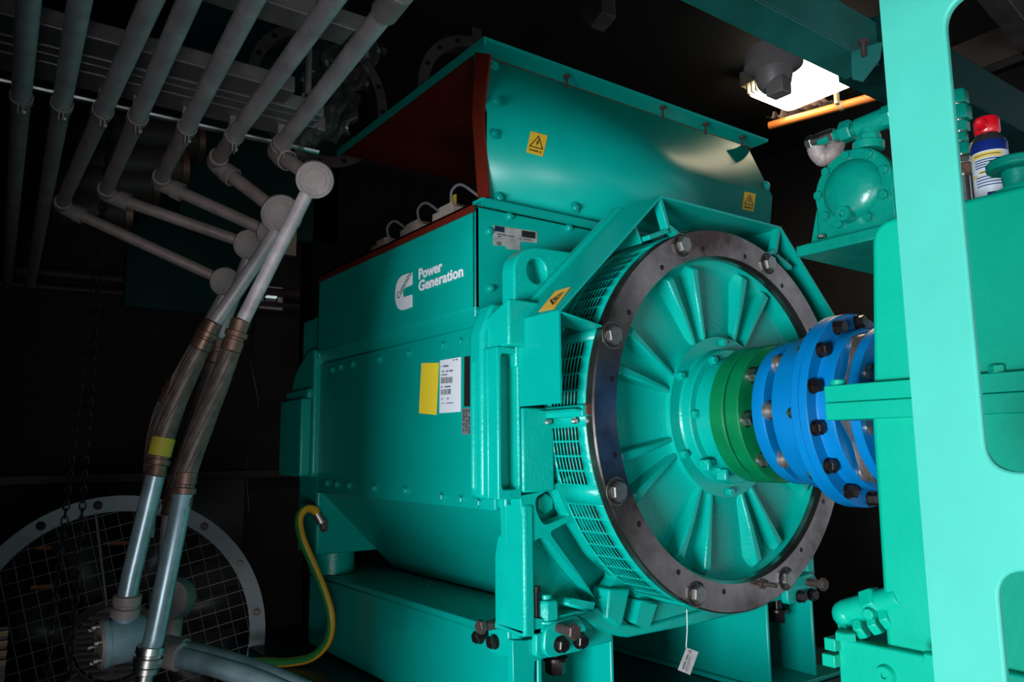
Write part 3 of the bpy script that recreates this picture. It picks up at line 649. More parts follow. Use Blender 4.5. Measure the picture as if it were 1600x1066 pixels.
# ============================================================ COUPLING
CP = thing('shaft_coupling', (0.40, 0, ZC), 'blue flexible disc coupling with black bolts on green hub', 'coupling')
def disc(prof, name, m, par=CP, n=96): return MB().lathe(prof, (0, 0, ZC), (1, 0, 0), n, closed=True).build(name, m, par, smooth=30)
disc([(0.05, 0.060), (0.186, 0.060), (0.191, 0.065), (0.191, 0.104), (0.187, 0.108), (0.05, 0.108)], 'green_hub', HUBG)['label'] = 'green hub disc beside the generator'
disc([(0.05, 0.108), (0.178, 0.108), (0.178, 0.114), (0.187, 0.114), (0.191, 0.118), (0.191, 0.155), (0.188, 0.158), (0.12, 0.158), (0.12, 0.20), (0.05, 0.20)], 'green_hub', HUBG)['label'] = 'green hub disc beside the blue disc'
disc([(0.09, 0.202), (0.190, 0.202), (0.192, 0.206), (0.192, 0.236), (0.190, 0.238), (0.10, 0.238)], 'blue_disc', BLUE)
disc([(0.07, 0.225), (0.125, 0.225), (0.125, 0.29), (0.07, 0.29)], 'spacer_core', BLK)
disc([(0.10, 0.268), (0.198, 0.268), (0.200, 0.272), (0.200, 0.352), (0.10, 0.352)], 'blue_spool', BLUE)
disc([(0.10, 0.352), (0.241, 0.352), (0.244, 0.355), (0.244, 0.372), (0.242, 0.3735), (0.10, 0.3735)], 'blue_flange', BLUE)
disc([(0.10, 0.3745), (0.242, 0.3745), (0.244, 0.376), (0.244, 0.393), (0.241, 0.396), (0.205, 0.396), (0.202, 0.400), (0.202, 0.432), (0.199, 0.436), (0.10, 0.436)], 'blue_flange', BLUE)
disc([(0.10, 0.474), (0.199, 0.474), (0.202, 0.477), (0.202, 0.496), (0.199, 0.499), (0.14, 0.499), (0.13, 0.506), (0.13, 0.66), (0.10, 0.66)], 'blue_end_flange', BLUE)
disc([(0.06, 0.436), (0.14, 0.436), (0.14, 0.486), (0.06, 0.486)], 'pack_core', BLK)
MB().cyl((0.064, 0, ZC), (0.663, 0, ZC), 0.06, n=40).build('shaft', STEEL, CP)
cb = MB().hexh((0, 0, 0), (0, 0, 1), 0.0165, 0.019, 0.019).mesh('flange_bolt', BLK)
for k in range(14):
    a = 2*math.pi*(k+0.5)/14; inst('flange_bolt', cb, CP, (0.396, 0.222*math.cos(a), ZC+0.222*math.sin(a)), (1, 0, 0), random.random())
ce = MB().cyl((0, 0, 0), (0, 0, 0.012), 0.014).cyl((0, 0, 0.012), (0, 0, 0.024), 0.011, 0.004).mesh('pack_nut', STEEL)
bu = MB().lathe([(0, 0), (0.024, 0), (0.024, 0.008), (0.018, 0.012), (0.018, 0.022), (0.024, 0.026), (0.024, 0.032), (0, 0.032)], (0, 0, 0), (0, 0, 1), 24).mesh('bushing', PACK)
sb = MB().hexh((0, 0, 0), (0, 0, 1), 0.019, 0.02, 0.022).mesh('hub_bolt', STEEL)
for k in range(8):
    a = 2*math.pi*(k)/8+math.pi
    p = lambda x, r, aa=a: (x, r*math.cos(aa), ZC+r*math.sin(aa))
    inst('bushing', bu, CP, p(0.237, 0.172), (1, 0, 0))
    inst('hub_bolt', sb, CP, p(0.158, 0.160, a+0.12), (1, 0, 0))
    inst('pack_nut', ce, CP, (0.345, 0.214*math.cos(a+0.05), ZC+0.214*math.sin(a+0.05)), (-1, 0, 0))
    inst('hub_bolt', sb, CP, p(0.499, 0.165, a+0.30), (1, 0, 0))
# disc pack laminations: wavy ring
b = MB(); prof = []
for i in range(96):
    t = 2*math.pi*i/96; r1 = 0.183+0.014*math.cos(6*t)
    prof.append((r1, t))
for x0 in (0.445, 0.451, 0.457, 0.463):
    A = [(x0, r_*math.cos(t), ZC+r_*math.sin(t)) for r_, t in prof]; B2 = [(x0+0.0052, y, z) for _, y, z in A]
    b.hull(A, B2)
b.build('disc_pack', PACK, CP, smooth=30)
for k in range(6):
    a = 2*math.pi*k/6; inst('bushing', bu, CP, (0.437, 0.175*math.cos(a), ZC+0.175*math.sin(a)), (1, 0, 0))

# ============================================================ COMPRESSOR on the right
K_ = thing('compressor', (0.95, -0.1, 0.56), 'light green screw compressor casing with bolted horizontal flange, right of the coupling', 'compressor')
b = MB()
def rbox(b, x0, x1, y0, y1, z0, z1, r, n=6):
    poly = fillet([(x0, y0), (x1, y0), (x1, y1), (x0, y1)], r, n); b.prism(poly, 'z', z0, z1)
# left lobe: vertical rounded casing with domed top corner
cs_ = [(lambda q: (q.x, q.z))(P(a, b2, 'y', -0.38)) for a, b2 in ((1384, 1010), (1382, 985), (1368, 760), (1361, 660), (1363, 590), (1362, 360))]
poly = fillet([(cs_[0][0], 0.95)]+cs_[1:5]+[(cs_[5][0], 1.80), (1.10, 1.80), (1.10, 0.95)], [0, 0.01, 0.01, 0.01, 0.01, 0.045, 0, 0], 6)
b.prism(poly, 'y', -0.38, 0.20)
b.build('casing', GRN, K_, bevel=0.010, segs=4)
MB().lathe([(0, 0), (0.20, 0), (0.20, 0.85), (0.19, 0.872), (0.16, 0.88), (0, 0.88)], (0.985, -0.185, 0.94), (0, 0, 1), 72).build('barrel', GRN, K_, smooth=40)
for nm, z0, z1 in (('lower_flange', 1.404, 1.4395), ('upper_flange', 1.4405, 1.475)):
    MB().box(0.545, 1.35, -0.405, -0.30, z0, z1).build(nm, GRN, K_, bevel=0.002)
fb = MB().hexh((0, 0, 0), (0, 0, 1), 0.0145, 0.012, 0.016).mesh('flange_bolt', GRN)
MB().cyl((0.565, -0.385, 1.475), (0.565, -0.385, 1.487), 0.0155).build('flange_bolt', GRN, K_, bevel=0.002)
for px in (1558,): q = P(px, 572, 'y', -0.385); inst('flange_bolt', fb, K_, (q.x, -0.385, 1.475))
# fat drop of sealant on the flange
# foot flange
b = MB(); b.prism([(0.535, 0.80), (0.535, 0.972), (1.35, 0.972), (1.35, 0.80)], 'y', -0.40, 0.15); b.build('foot_flange', GRN, K_, bevel=0.004)
MB().box(0.60, 1.30, -0.36, 0.15, 0.56, 0.80).build('foot_block', GRN, K_, bevel=0.006)
for px, py in ((1322, 1000), (1462, 1035)):
    q = P(px, py, 'z', 0.972); inst('foot_bolt', MB().hexh((0, 0, 0), (0, 0, 1), 0.021, 0.016).mesh('foot_bolt', GRN), K_, (q.x, q.y, 0.972), (0, 0, 1), 0.5)
q = P(1385, 1055, 'y', -0.40)
MB().lathe([(0, 0.004), (0.006, 0.004), (0.006, 0.010), (0.016, 0.010), (0.020, 0.0)], q, (0, -1, 0), 24).build('drain_plug', GRN, K_)
# small oil fittings beside the casing foot
b = MB(); c = P(1335, 950, 'y', -0.36)
b.cyl((c.x-0.02, -0.36, c.z-0.012), (c.x+0.10, -0.36, c.z+0.035), 0.025).hexh((c.x+0.03, -0.36, c.z+0.01), (0.9, 0, 0.4), 0.032, 0.03).cyl((c.x+0.05, -0.36, c.z-0.0), (c.x+0.05, -0.40, c.z-0.0), 0.011)
b.sphere((c.x-0.02, -0.36, c.z-0.015), 0.027)
b.build('oil_fitting', GRN, K_, bevel=0.002)
b = MB()
for i, (px, py) in enumerate([(1318, 988), (1340, 984), (1362, 977), (1380, 968)]):
    c = P(px, py, 'y', -0.37); b.hexh(c, (0.8, 0.1, 0.35), 0.022, 0.018)
c = P(1305, 1005, 'y', -0.40); b.obox(c, (1, 0, 0), (0, 1, 0), (0, 0, 1), 0.012, 0.02, 0.012); c = P(1303, 1030, 'y', -0.40); b.obox(c, (1, 0, 0), (0, 1, 0), (0, 0, 1), 0.014, 0.02, 0.012)
b.build('pipe_union', GRN, K_, bevel=0.002)
# details visible through the lower window of the post
MB().box(1.13, 1.20, -0.44, -0.38, 1.12, 1.22).build('inspection_cover', GRND, K_, bevel=0.006)
MB().hexh((1.17, -0.44, 1.20), (0, -1, 0), 0.012, 0.01, 0.016).build('cover_bolt', GRND, K_)
# top cap knob
q = P(1588, 262, 'y', -0.33)
MB().cyl((q.x, q.y, 1.80), (q.x, q.y, q.z-0.004), 0.022, 0.026).cyl((q.x, q.y, q.z-0.004), (q.x, q.y, q.z+0.014), 0.048, n=40).build('cap_knob', GRND, K_, bevel=0.004)

# ============================================================ oil pump with domed round cover
OPX, OPZ, OPY = 0.553, 1.925, -0.25
OP = thing('oil_pump', (OPX, -0.1, 1.80), 'dark green round pump with domed bolted cover on a bracket shelf left of the post', 'pump')
b = MB(); n = 48
b.lathe([(0, 0.03), (0.03, 0.029), (0.055, 0.022), (0.068, 0.010), (0.070, 0.004), (0.091, 0.004), (0.094, 0.0), (0.094, -0.02), (0, -0.02)], (OPX, OPY, OPZ), (0, -1, 0), 64)
b.build('cover', GRND, OP, smooth=35)
b = MB().lathe([(0, 0), (0.085, 0), (0.085, 0.28), (0, 0.28)], (OPX, OPY+0.02, OPZ), (0, 1, 0), 48).box(OPX-0.085, OPX+0.085, OPY+0.01, OPY+0.26, 1.815, OPZ); b.build('body', GRND, OP, bevel=0.004)
b = MB().prism([(OPX-0.092, OPZ), (OPX-0.092, 1.815), (OPX+0.092, 1.815), (OPX+0.092, OPZ)], 'y', OPY-0.002, OPY+0.02); b.build('foot_plate', GRND, OP, bevel=0.003)
MB().box(OPX-0.122, 0.664, OPY-0.05, OPY+0.34, 1.787, 1.813).build('bracket_shelf', GRND, OP, bevel=0.003)
b = MB().prism([(OPX-0.115, 1.813), (OPX-0.092, 1.813), (OPX-0.092, 1.90)], 'y', OPY-0.002, OPY+0.006); b.build('shelf_gusset', GRND, OP)
MB().box(0.60, 0.664, OPY-0.0, OPY+0.3, 1.70, 1.787).build('shelf_arm', GRND, OP)
pb = MB().hexh((0, 0, 0), (0, 0, 1), 0.0105, 0.010, 0.013).mesh('cover_bolt', GRND)
for k in range(9):
    a = R(95+k*40); 
    if k == 4: a = R(95+4*40-10)
    inst('cover_bolt', pb, OP, (OPX+0.081*math.cos(a), OPY-0.004, OPZ+0.081*math.sin(a)), (0, -1, 0), k)
q = P(1327, 337, 'y', OPY-0.01); MB().lathe([(0, 0.02), (0.008, 0.02), (0.008, 0.028), (0.016, 0.028), (0.018, 0.02), (0.018, 0)], q, (0, -1, 0), 24).build('fill_plug', GRND, OP)
for px, py in ((1283, 372), (1287, 397)): MB().hexh(P(px, py, 'y', OPY-0.02), (0, 0, 1), 0.009, 0.007).build('shelf_bolt', STEEL, OP)
# pipe fittings above the pump
PF = thing('pipe_fittings', (0.55, -0.2, 2.02), 'row of green and bare metal pipe fittings above the round pump cover', 'pipe fitting')
yv = -0.22
def pt(px, py, y=yv): return P(px, py, 'y', y)
a, c = pt(1268, 225), pt(1408, 175)
MB().tube([pt(1280, 219), pt(1440, 172)], 0.014, 16).build('nipple', GRND, PF)
dirx = (c-a).normalized()
b = MB().hexh(pt(1316, 208), dirx, 0.026, 0.028).hexh(pt(1340, 202), dirx, 0.021, 0.016); b.build('hex_union', GRND, PF, bevel=0.002)
MB().cyl(pt(1340, 202), pt(1395, 180), 0.024).cyl(pt(1357, 196), pt(1360, 225), 0.022).build('tee', GRND, PF, bevel=0.003)
b = MB().hexh(pt(1358, 224), (0, 0, 1), 0.027, 0.022).cyl(pt(1357, 235), pt(1357, 222), 0.034); b.build('flange_nut', GRND, PF, bevel=0.002)
b = MB().hexh(pt(1382, 185), dirx, 0.027, 0.026); b.build('hex_union', GRND, PF, bevel=0.002)
b = MB().tube(bend([pt(1262, 224), pt(1275, 220), pt(1300, 210)], 0.01), 0.015).hexh(pt(1263, 224), dirx, 0.018, 0.014).hexh(pt(1298, 213), dirx, 0.018, 0.012); b.build('bare_nipple', STEEL, PF)['label'] = 'bare metal nipple'
b = MB().tube(smoothpath([pt(1275, 222, -0.21), pt(1277, 236, -0.20), pt(1286, 245, -0.19), pt(1300, 240, -0.18), pt(1306, 225, -0.17), pt(1308, 214, -0.16)]), 0.022, 16).sphere(pt(1286, 245, -0.19), 0.024); b.build('bare_elbow', CASTA, PF)['label'] = 'bare metal elbow'
MB().cyl((0.565, -0.22, 2.0195), (0.565, -0.22, 2.045), 0.014).build('riser', GRND, PF)
# vertical fittings stack behind the post
VF = thing('valve_stack', (0.80, -0.10, 1.80), 'vertical stack of green hex fittings between the post and the spray can', 'pipe fitting')
vp = lambda px, py: P(px, py, 'y', -0.1)
base = vp(1503, 240); z0 = 1.80
b = MB().cyl((base.x, -0.1, 1.822), (base.x, -0.1, 2.13), 0.012); b.build('stem', STEEL, VF)
for (pa, pb_, rr, m) in ((275, 258, 0.022, COPR), (258, 245, 0.020, STEEL), (243, 224, 0.020, GRND), (222, 208, 0.016, GRND), (206, 190, 0.021, GRND), (188, 165, 0.027, GRND), (162, 140, 0.024, GRND)):
    za = vp(1503, pa).z; zb = vp(1503, pb_).z
    MB().hexh((base.x, -0.1, za), (0, 0, 1), rr, zb-za).build('hex_fitting', m, VF, bevel=0.0015)

# ============================================================ spray can
c0 = Vector((0.818, -0.20, 1.821)); SCN = thing('spray_can', c0, 'white and navy spray can with red cap standing on the green barrel', 'spray can')
def cl(prof, nm, m): return MB().lathe(prof, c0, (0, 0, 1), 40).build(nm, m, SCN, smooth=40)
cl([(0, 0.0), (0.031, 0), (0.033, 0.004), (0.033, 0.112), (0.0, 0.112)], 'can_body', CANW)
cl([(0.0331, 0.112), (0.0331, 0.132), (0.031, 0.135), (0.0, 0.135)], 'navy_band', CANB)
cl([(0.0, 0.132), (0.031, 0.135), (0.030, 0.140), (0.020, 0.154), (0, 0.154)], 'shoulder', CANK)
cp = cl([(0, 0.150), (0.019, 0.152), (0.0235, 0.158), (0.0235, 0.182), (0.021, 0.188), (0, 0.188)], 'cap', REDP)
dcam = (CAM-c0); dcam.z = 0; dcam.normalize(); ldir = Matrix.Rotation(R(-20), 3, 'Z') @ dcam
MB().lathe([(0, 0.0245), (0.006, 0.0245), (0.006, 0.029), (0.010, 0.030), (0.012, 0.024), (0.012, 0.015)], c0+Vector((0, 0, 0.170)), ldir, 20).build('nozzle_boss', REDP, cp)
th = math.atan2(dcam.y, dcam.x)
def wrap(t0, t1, z0, z1, m, nm, r=0.0334):
    b = MB(); k = 8; A = [[b.bm.verts.new(c0+Vector((r*math.cos(th+t0+(t1-t0)*i/k), r*math.sin(th+t0+(t1-t0)*i/k), z))) for i in range(k+1)] for z in (z0, z1)]
    for i in range(k): b.face([A[0][i], A[0][i+1], A[1][i+1], A[1][i]])
    b.build(nm, m, SCN)
wrap(-1.1, 0.7, 0.098, 0.109, CANY, 'yellow_stripe'); wrap(-0.7, 0.9, 0.066, 0.071, CANY, 'yellow_stripe'); wrap(-1.2, -0.8, 0.060, 0.066, CANY, 'yellow_stripe')
for j, z in enumerate((0.093, 0.088, 0.083, 0.078, 0.058, 0.052, 0.046, 0.040)): wrap(-0.9, 0.6-0.1*(j % 3), z, z+0.0022, CANB, 'small_print')
wrap(-0.6, 0.6, 0.0675, 0.0695, INK, 'small_print', 0.0336); wrap(-0.9, 0.6, 0.103, 0.1045, INK, 'small_print', 0.0336); wrap(-0.3, 0.4, 0.018, 0.026, CANB, 'small_print')

# ============================================================ big post in front (framed plate with rounded windows)
yp = -0.90
def pz(px, py): q = P(px, py, 'y', yp); return (q.x, q.z)
xl_, xr_ = pz(1418, 533)[0], None
x0 = pz(1373, 0)[0]; x1 = pz(1476, 40)[0]
zt = pz(1480, 18)[1]; zb1 = pz(1600, 738)[1]; zt2 = pz(1600, 893)[1]
b = MB()
XR = 1.62
outerp = [(x0, 0.56), (x0, 2.35), (XR, 2.35), (XR, 0.56)]
h1 = fillet([(x1, zb1), (x1, zt+0.012), (XR-0.12, zt+0.012), (XR-0.12, zb1)], 0.035, 8)
h2 = fillet([(x1, 0.70), (x1, zt2), (XR-0.12, zt2), (XR-0.12, 0.70)], 0.035, 8)
b.prism(outerp, 'y', yp, yp+0.012, [h1, h2])
pst = b.build('frame_post', TEALP, None, bevel=0.003, segs=2, at=(x0, yp, 0.56)); tag(pst, 'bright teal upright steel frame plate with rounded windows in the right foreground', 'steel frame')
MB().box(x0-0.0005, x0+0.006, yp+0.012, yp+0.060, 0.56, 2.35).build('frame_return', TEALP, pst)
# ============================================================ overhead beam
xa, xb = P(1050, 0, 'z', 2.4).x+0.0, P(1200, 10, 'z', 2.4).x
xa, xb = 0.322, 0.425
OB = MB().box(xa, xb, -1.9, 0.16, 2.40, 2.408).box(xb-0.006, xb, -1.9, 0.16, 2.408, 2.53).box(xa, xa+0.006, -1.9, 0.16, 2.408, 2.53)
ob = OB.build('overhead_beam', SHADED, None, bevel=0.002, at=(xa, 0, 2.4)); tag(ob, 'dark teal overhead beam crossing the top right above the ceiling lamp', 'beam')
g = [P(a, b2, 'y', 0.0) for a, b2 in ((1331, 82), (1378, 66), (1374, 92), (1347, 128), (1333, 124))]
MB().prism([(q.x, q.z) for q in g], 'y', -0.004, 0.004).build('gusset', SHADED, ob)
q = P(1349, 72, 'y', -0.01); MB().cyl((q.x, q.y, q.z-0.028), (q.x, q.y, q.z+0.02), 0.007).hexh((q.x, q.y, q.z+0.006), (0, 0, 1), 0.014, 0.012).build('hanger_bolt', RUST, ob)
o = MB().box(0.30, 0.46, 0.16, 3.2, 2.40, 2.55).build('cross_beam', DTEAL, None, bevel=0.004, at=(0.38, 1, 2.4)); tag(o, 'very dark teal beam continuing behind the post at upper right', 'beam')  # shade on this far stretch is put into its very dark paint
# ============================================================ ceiling lamp
zl = 3.45
c = [P(a, b2, 'z', zl) for a, b2 in ((1172, 153), (1213, 181), (1335, 139), (1277, 98))]
cx = sum(q.x for q in c)/4; cy = sum(q.y for q in c)/4
xs0, xs1 = c[0].x, c[3].x; ys0 = (c[0].y+c[3].y)/2-0.02; ys1 = (c[1].y+c[2].y)/2
xs1 += 0.05
CLm = thing('ceiling_lamp', ((xs0+xs1)/2, (ys0+ys1)/2, 3.55), 'warm glowing rectangular ceiling lamp beyond the overhead beam', 'lamp')
MB().prism(fillet([(xs0, ys0), (xs1, ys0), (xs1, ys1), (xs0, ys1)], 0.06, 4), 'z', zl, zl+0.06).build('diffuser', LAMP, CLm, bevel=0.02, segs=3)
b = MB().box(xs0-0.02, xs1+0.02, ys0-0.02, ys1+0.02, zl+0.06, 3.6); b.build('housing', CREAM, CLm, bevel=0.005)
b = MB()
for i in range(4): b.box(xs0+0.02+i*0.03, xs0+0.028+i*0.03, ys0-0.012, ys0+0.03, zl+0.0, zl+0.06)
b.build('housing_ribs', CREAM, CLm)
ll = bpy.data.lights.new('lamp_light', 'AREA'); ll.shape = 'RECTANGLE'; ll.size = xs1-xs0; ll.size_y = ys1-ys0; ll.energy = 6; ll.color = (1.0, 0.80, 0.52)
lo = bpy.data.objects.new('lamp_light', ll); COL.objects.link(lo); lo.location = ((xs0+xs1)/2, (ys0+ys1)/2, zl-0.03)
OT = thing('orange_conduit', (-0.7, ys1+0.1, 3.4), 'orange tube clipped beside the glowing ceiling lamp', 'pipe')
p0 = P(1205, 196, 'z', 3.40); p1 = P(1362, 152, 'z', 3.40); p0 = p0+(p0-p1)*0.02; p2 = p1+(p1-p0)*0.4
MB().tube([p0, p2], 0.026, 16).build('tube', ORNG, OT); m_ = p0+(p1-p0)*0.72
MB().lathe([(0.027, -0.01), (0.031, -0.01), (0.031, 0.01), (0.027, 0.01)], m_, p1-p0, 20, closed=True).box(m_.x-0.01, m_.x+0.01, m_.y-0.06, m_.y-0.03, m_.z, 3.6).build('clip', CREAM, OT)
# pale bunched sheet beside the lamp
b = MB(); q0 = P(1205, 192, 'z', 3.46); q1 = P(1290, 160, 'z', 3.46); nn = 26
gr = []
for i in range(nn):
    t = i/(nn-1); row = []
    for j in range(6):
        s_ = j/5; p = q0+(q1-q0)*t+Vector((0.0, 0.02-0.16*(s_-0.5), 0.02))
        p += Vector((0, 0.015*noise.noise(Vector((t*9, s_*3, 1))), 0.05*noise.noise(Vector((t*14, s_*2, 5))))); row.append(b.bm.verts.new(p))
    gr.append(row)
for i in range(nn-1):
    for j in range(5): b.face([gr[i][j], gr[i+1][j], gr[i+1][j+1], gr[i][j+1]])
tag(b.build('insulation_wrap', BEIGE, None, at=tuple(q0)), 'bunched pale wrapping between the ceiling lamp and orange tube', 'wrapping')
# gas/heat detector hanging below the beam
q = P(1208, 100, 'z', 2.75)
DT = thing('detector', (q.x, q.y, 3.5), 'dark grey bell shaped detector hanging in front of the ceiling lamp', 'detector')
MB().cyl((q.x, q.y, q.z+0.05), (q.x, q.y, 3.6), 0.018).build('stem', DETM, DT)
MB().lathe([(0, 0.10), (0.05, 0.10), (0.055, 0.06), (0.10, 0.05), (0.105, -0.01), (0.07, -0.03), (0.06, -0.08), (0.045, -0.10), (0, -0.10)], q, (0, 0, 1), 32).build('housing', DETM, DT, smooth=30)
MB().obox((q.x+0.03, q.y-0.02, q.z-0.11), (1, 0, 0), (0, 1, 0), (0, 0, 1), 0.035, 0.03, 0.03).build('sensor_head', DETM, DT, bevel=0.006)
q = P(932, 10, 'z', 2.8)
BR = MB().prism([(q.x-0.05, q.z-0.03), (q.x+0.0, q.z-0.085), (q.x+0.06, q.z-0.06), (q.x+0.055, 3.6), (q.x-0.04, 3.6)], 'y', q.y-0.03, q.y+0.03).build('hanging_bracket', DUCT, None, bevel=0.005, at=(q.x, q.y, 3.5)); tag(BR, 'dark metal bracket end hanging at the top centre', 'bracket')
# roof channels seen at the top right
for i, (pa, pb2) in enumerate((((1500, 100), (1700, 20)), ((1540, -40), (1640, 90)))):
    a = P(*pa, 'z', 3.4); c = P(*pb2, 'z', 3.4); d = (c-a).normalized(); mid = (a+c)/2; nrm = Vector((-d.y, d.x, 0))
    o = MB().obox(mid, d, nrm, (0, 0, 1), (c-a).length/2+0.2, 0.05, 0.09).build('roof_channel', DUCT, None, bevel=0.004, at=tuple(mid))
    tag(o, ('dim brown ceiling channel slanting behind the post top right', 'dim ceiling channel running to the right top corner')[i], 'beam')

# ============================================================ struts across the conduits
def ypx(px, py, z): return P(px, py, 'z', z)
def strut(cx, y0, y1, z0, h, wdt, label, grp='zinc struts under the ceiling'):
    S = MB().box(cx-wdt/2, cx+wdt/2, y0, y1, z0, z0+h).build('strut_channel', STRUT, None, bevel=0.003, at=(cx, y0, z0)); tag(S, label, 'strut', grp)
    if cx < -0.3 and cx > -0.4: MB().box(cx+wdt*0.02, cx+wdt*0.05, y0, y1+0.0005, z0-0.0015, z0).build('channel_lip', STEEL, S)
    for yy in ((y1-0.04),): MB().box(cx-wdt/2, cx+wdt/2, yy, yy+0.004, z0-0.002, z0).build('end_band', BLK, S)
    return S
strut(-0.470, -1.99, ypx(520, 195, 2.2).y, 2.20, 0.04, 0.094, 'zinc strut channel just above the conduit clamps')
strut(-0.378, -1.99, ypx(520, 170, 2.2).y, 2.20, 0.04, 0.075, 'zinc strut channel between its two neighbours at the bend line')
strut(-0.288, -1.99, ypx(470, 135, 2.2).y, 2.20, 0.04, 0.075, 'third zinc strut channel back from the conduit clamps')
q = ypx(600, 60, 2.2); strut(0.05, -1.75, ypx(560, 80, 2.2).y, 2.20, 0.04, 0.07, 'separate zinc strut nearest the top edge')
MB_ = MB().tube([(-0.548, -1.99, 2.19), (-0.548, ypx(518, 220, 2.19).y, 2.19)], 0.009, 10).build('strut_rod', STEEL, None, at=(-0.548, -1.99, 2.19)); tag(MB_, 'thin steel rod parallel to the strut edge behind the clamps', 'rod')
for i, y in enumerate((-1.95, -1.2)):
    o = MB().cyl((-0.315, y, 2.24), (-0.315, y, 3.6), 0.008, n=10).build('hanger_rod', STRUT, None, at=(-0.315, y, 3.6)); tag(o, ('threaded rod carrying the struts near the left edge', 'threaded rod carrying the strut ends near the hood')[i], 'rod', None)

# ============================================================ conduits
ZT = 2.15
def conduit_dir(top, low):
    A = P(*top, 'z', ZT); B = P(*low, 'z', ZT); d = (A-B).normalized(); return A, B, d
CL = ['leftmost overhead conduit running straight back into the dark', 'second conduit from the left running straight back into the dark', 'overhead conduit with the longest sloping branch, third from left', 'fourth overhead conduit from left, turning down in a long branch',
      'fifth overhead conduit from left, with medium sloping branch', 'sixth overhead conduit from left, with short sloping branch', 'thick rightmost overhead conduit ending at the round capped box']
tops = [(45, 0), (125, 0), (237, 0), (295, 0), (395, 0), (520, 0), (600, 20)]
lows = [(12, 430), (50, 430), (95, 322), (163, 303), (248, 285), (335, 255), (430, 238)]
boxes = {2: (352, 440, -1.18), 3: (390, 382, -0.98), 4: (425, 365, -0.78), 5: (440, 335, -0.55), 6: (492, 280, -0.33)}
clamps = [(30, 152), (88, 162), (150, 172), (214, 184), (292, 200), (366, 214), (442, 226)]
RC = 0.0200
BOXP = {}
for i in range(7):
    A, B, d = conduit_dir(tops[i], lows[i])
    far = A+d*(2.6-A.x)/abs(d.x) if d.x > 0 else A
    C = thing('conduit', (B.x, B.y, ZT), CL[i], 'conduit', 'overhead conduits')
    if i < 2:
        kk = P(*clamps[i], 'z', ZT); kk = A+d*((kk-A).dot(d)); MB().tube([far, kk], RC, 20).build('pipe', GALV, C); MB().tube([kk, P(*lows[i], 'z', ZT)+(-d)*0.25], RC*0.99, 20).build('brown_pipe', BRNP, C)
    else:
        bx = boxes[i]; bp = P(bx[0], bx[1], 'x', bx[2]); BOXP[i] = bp
        dn = (bp-B).normalized()
        kk = P(*clamps[i], 'z', ZT); kk = A+d*((kk-A).dot(d)); MB().tube([far, kk], RC, 20).build('pipe', GALV, C); MB().tube([kk, B+d*0.03], RC*0.99, 20).build('brown_pipe', BRNP, C)
        MB().tube(bend([B+d*0.055, B, B+dn*0.055], 0.04, 8), RC*1.22, 20).build('elbow', CASTA, C)
        e = MB().lathe([(RC*1.2, 0), (RC*1.38, 0.002), (RC*1.38, 0.03), (RC*1.2, 0.032)], B+dn*0.045, dn, 24, closed=True).lathe([(RC*1.2, 0), (RC*1.3, 0.002), (RC*1.3, 0.012), (RC*1.2, 0.014)], B+d*0.045, d, 24, closed=True); e.build('elbow_collar', CASTA, C)
        MB().tube([B+dn*0.05, bp-dn*0.03], RC*0.94, 20).build('branch_pipe', BRNP, C)
    # clamp around the conduit
    k = P(*clamps[i], 'z', ZT); k = A+d*((k-A).dot(d))
    cl_ = MB().lathe([(RC+0.001, -0.012), (RC+0.004, -0.012), (RC+0.004, 0.012), (RC+0.001, 0.012)], k, d, 28, closed=True)
    sd = d.cross(Vector((0, 0, 1))).normalized()
    for sg in (-1, 1): cl_.obox(k+Vector((0, 0, -RC-0.010))+sd*0.004*sg, d, sd, (0, 0, 1), 0.012, 0.0015, 0.012)
    cl_.obox(k+Vector((0, 0, RC+0.02)), d, sd, (0, 0, 1), 0.012, 0.012, 0.022)
    cm = cl_.build('clamp', CASTA, C); MB().hexh(k+Vector((0, 0, -RC-0.012))-sd*0.006, -sd, 0.006, 0.005).build('clamp_screw', STEEL, cm)
    if i == 6:
        q = P(606, 6, 'z', ZT); q = A+d*((q-A).dot(d))
        MB().lathe([(RC, -0.03), (RC*1.28, -0.028), (RC*1.28, 0.05), (RC*1.1, 0.055), (RC, 0.06)], q, d, 28).build('coupling_sleeve', CASTA, C)
# capped junction boxes
MBB = {}
BL = {2: 'round cast junction box lowest of the row, on the longest branch', 3: 'round cast junction box second from the bottom of the row', 4: 'round cast junction box half hidden behind the large brown one', 5: 'brownish round cast junction box just left of the capped pipe', 6: 'grey round capped junction box nearest, with raised rim lettering'}
for i, bp in BOXP.items():
    rr = {2: 0.050, 3: 0.050, 4: 0.045, 5: 0.055, 6: 0.047}[i]
    dc = (CAM-bp).normalized(); ax = (dc+Vector((0.0, 0.0, -0.12))).normalized()
    J = thing('junction_box', bp, BL[i], 'junction box', 'round conduit junction boxes')
    MB().lathe([(0, -0.06), (rr*0.8, -0.055), (rr*0.96, -0.03), (rr*0.96, 0.0), (0, 0.0)], bp, ax, 40).build('body', CASTA, J, smooth=40)
    cp_ = MB().lathe([(rr, 0.0), (rr, 0.014), (rr*0.96, 0.020), (rr*0.80, 0.022), (rr*0.79, 0.0205), (rr*0.58, 0.0205), (rr*0.57, 0.022), (0, 0.022)], bp, ax, 48).build('cap', CASTA, J, smooth=40)
    _, u, v = basis(ax); b = MB()
    for k in range(26):
        if k % 9 == 8: continue
        t = 2*math.pi*k/26; e = u*math.cos(t)+v*math.sin(t); f = ax.cross(e); b.obox(bp+e*rr*0.69+ax*0.021, e, f, ax, rr*0.075, rr*0.03, 0.0012)
    b.build('raised_rim_marks', CASTA, cp_)
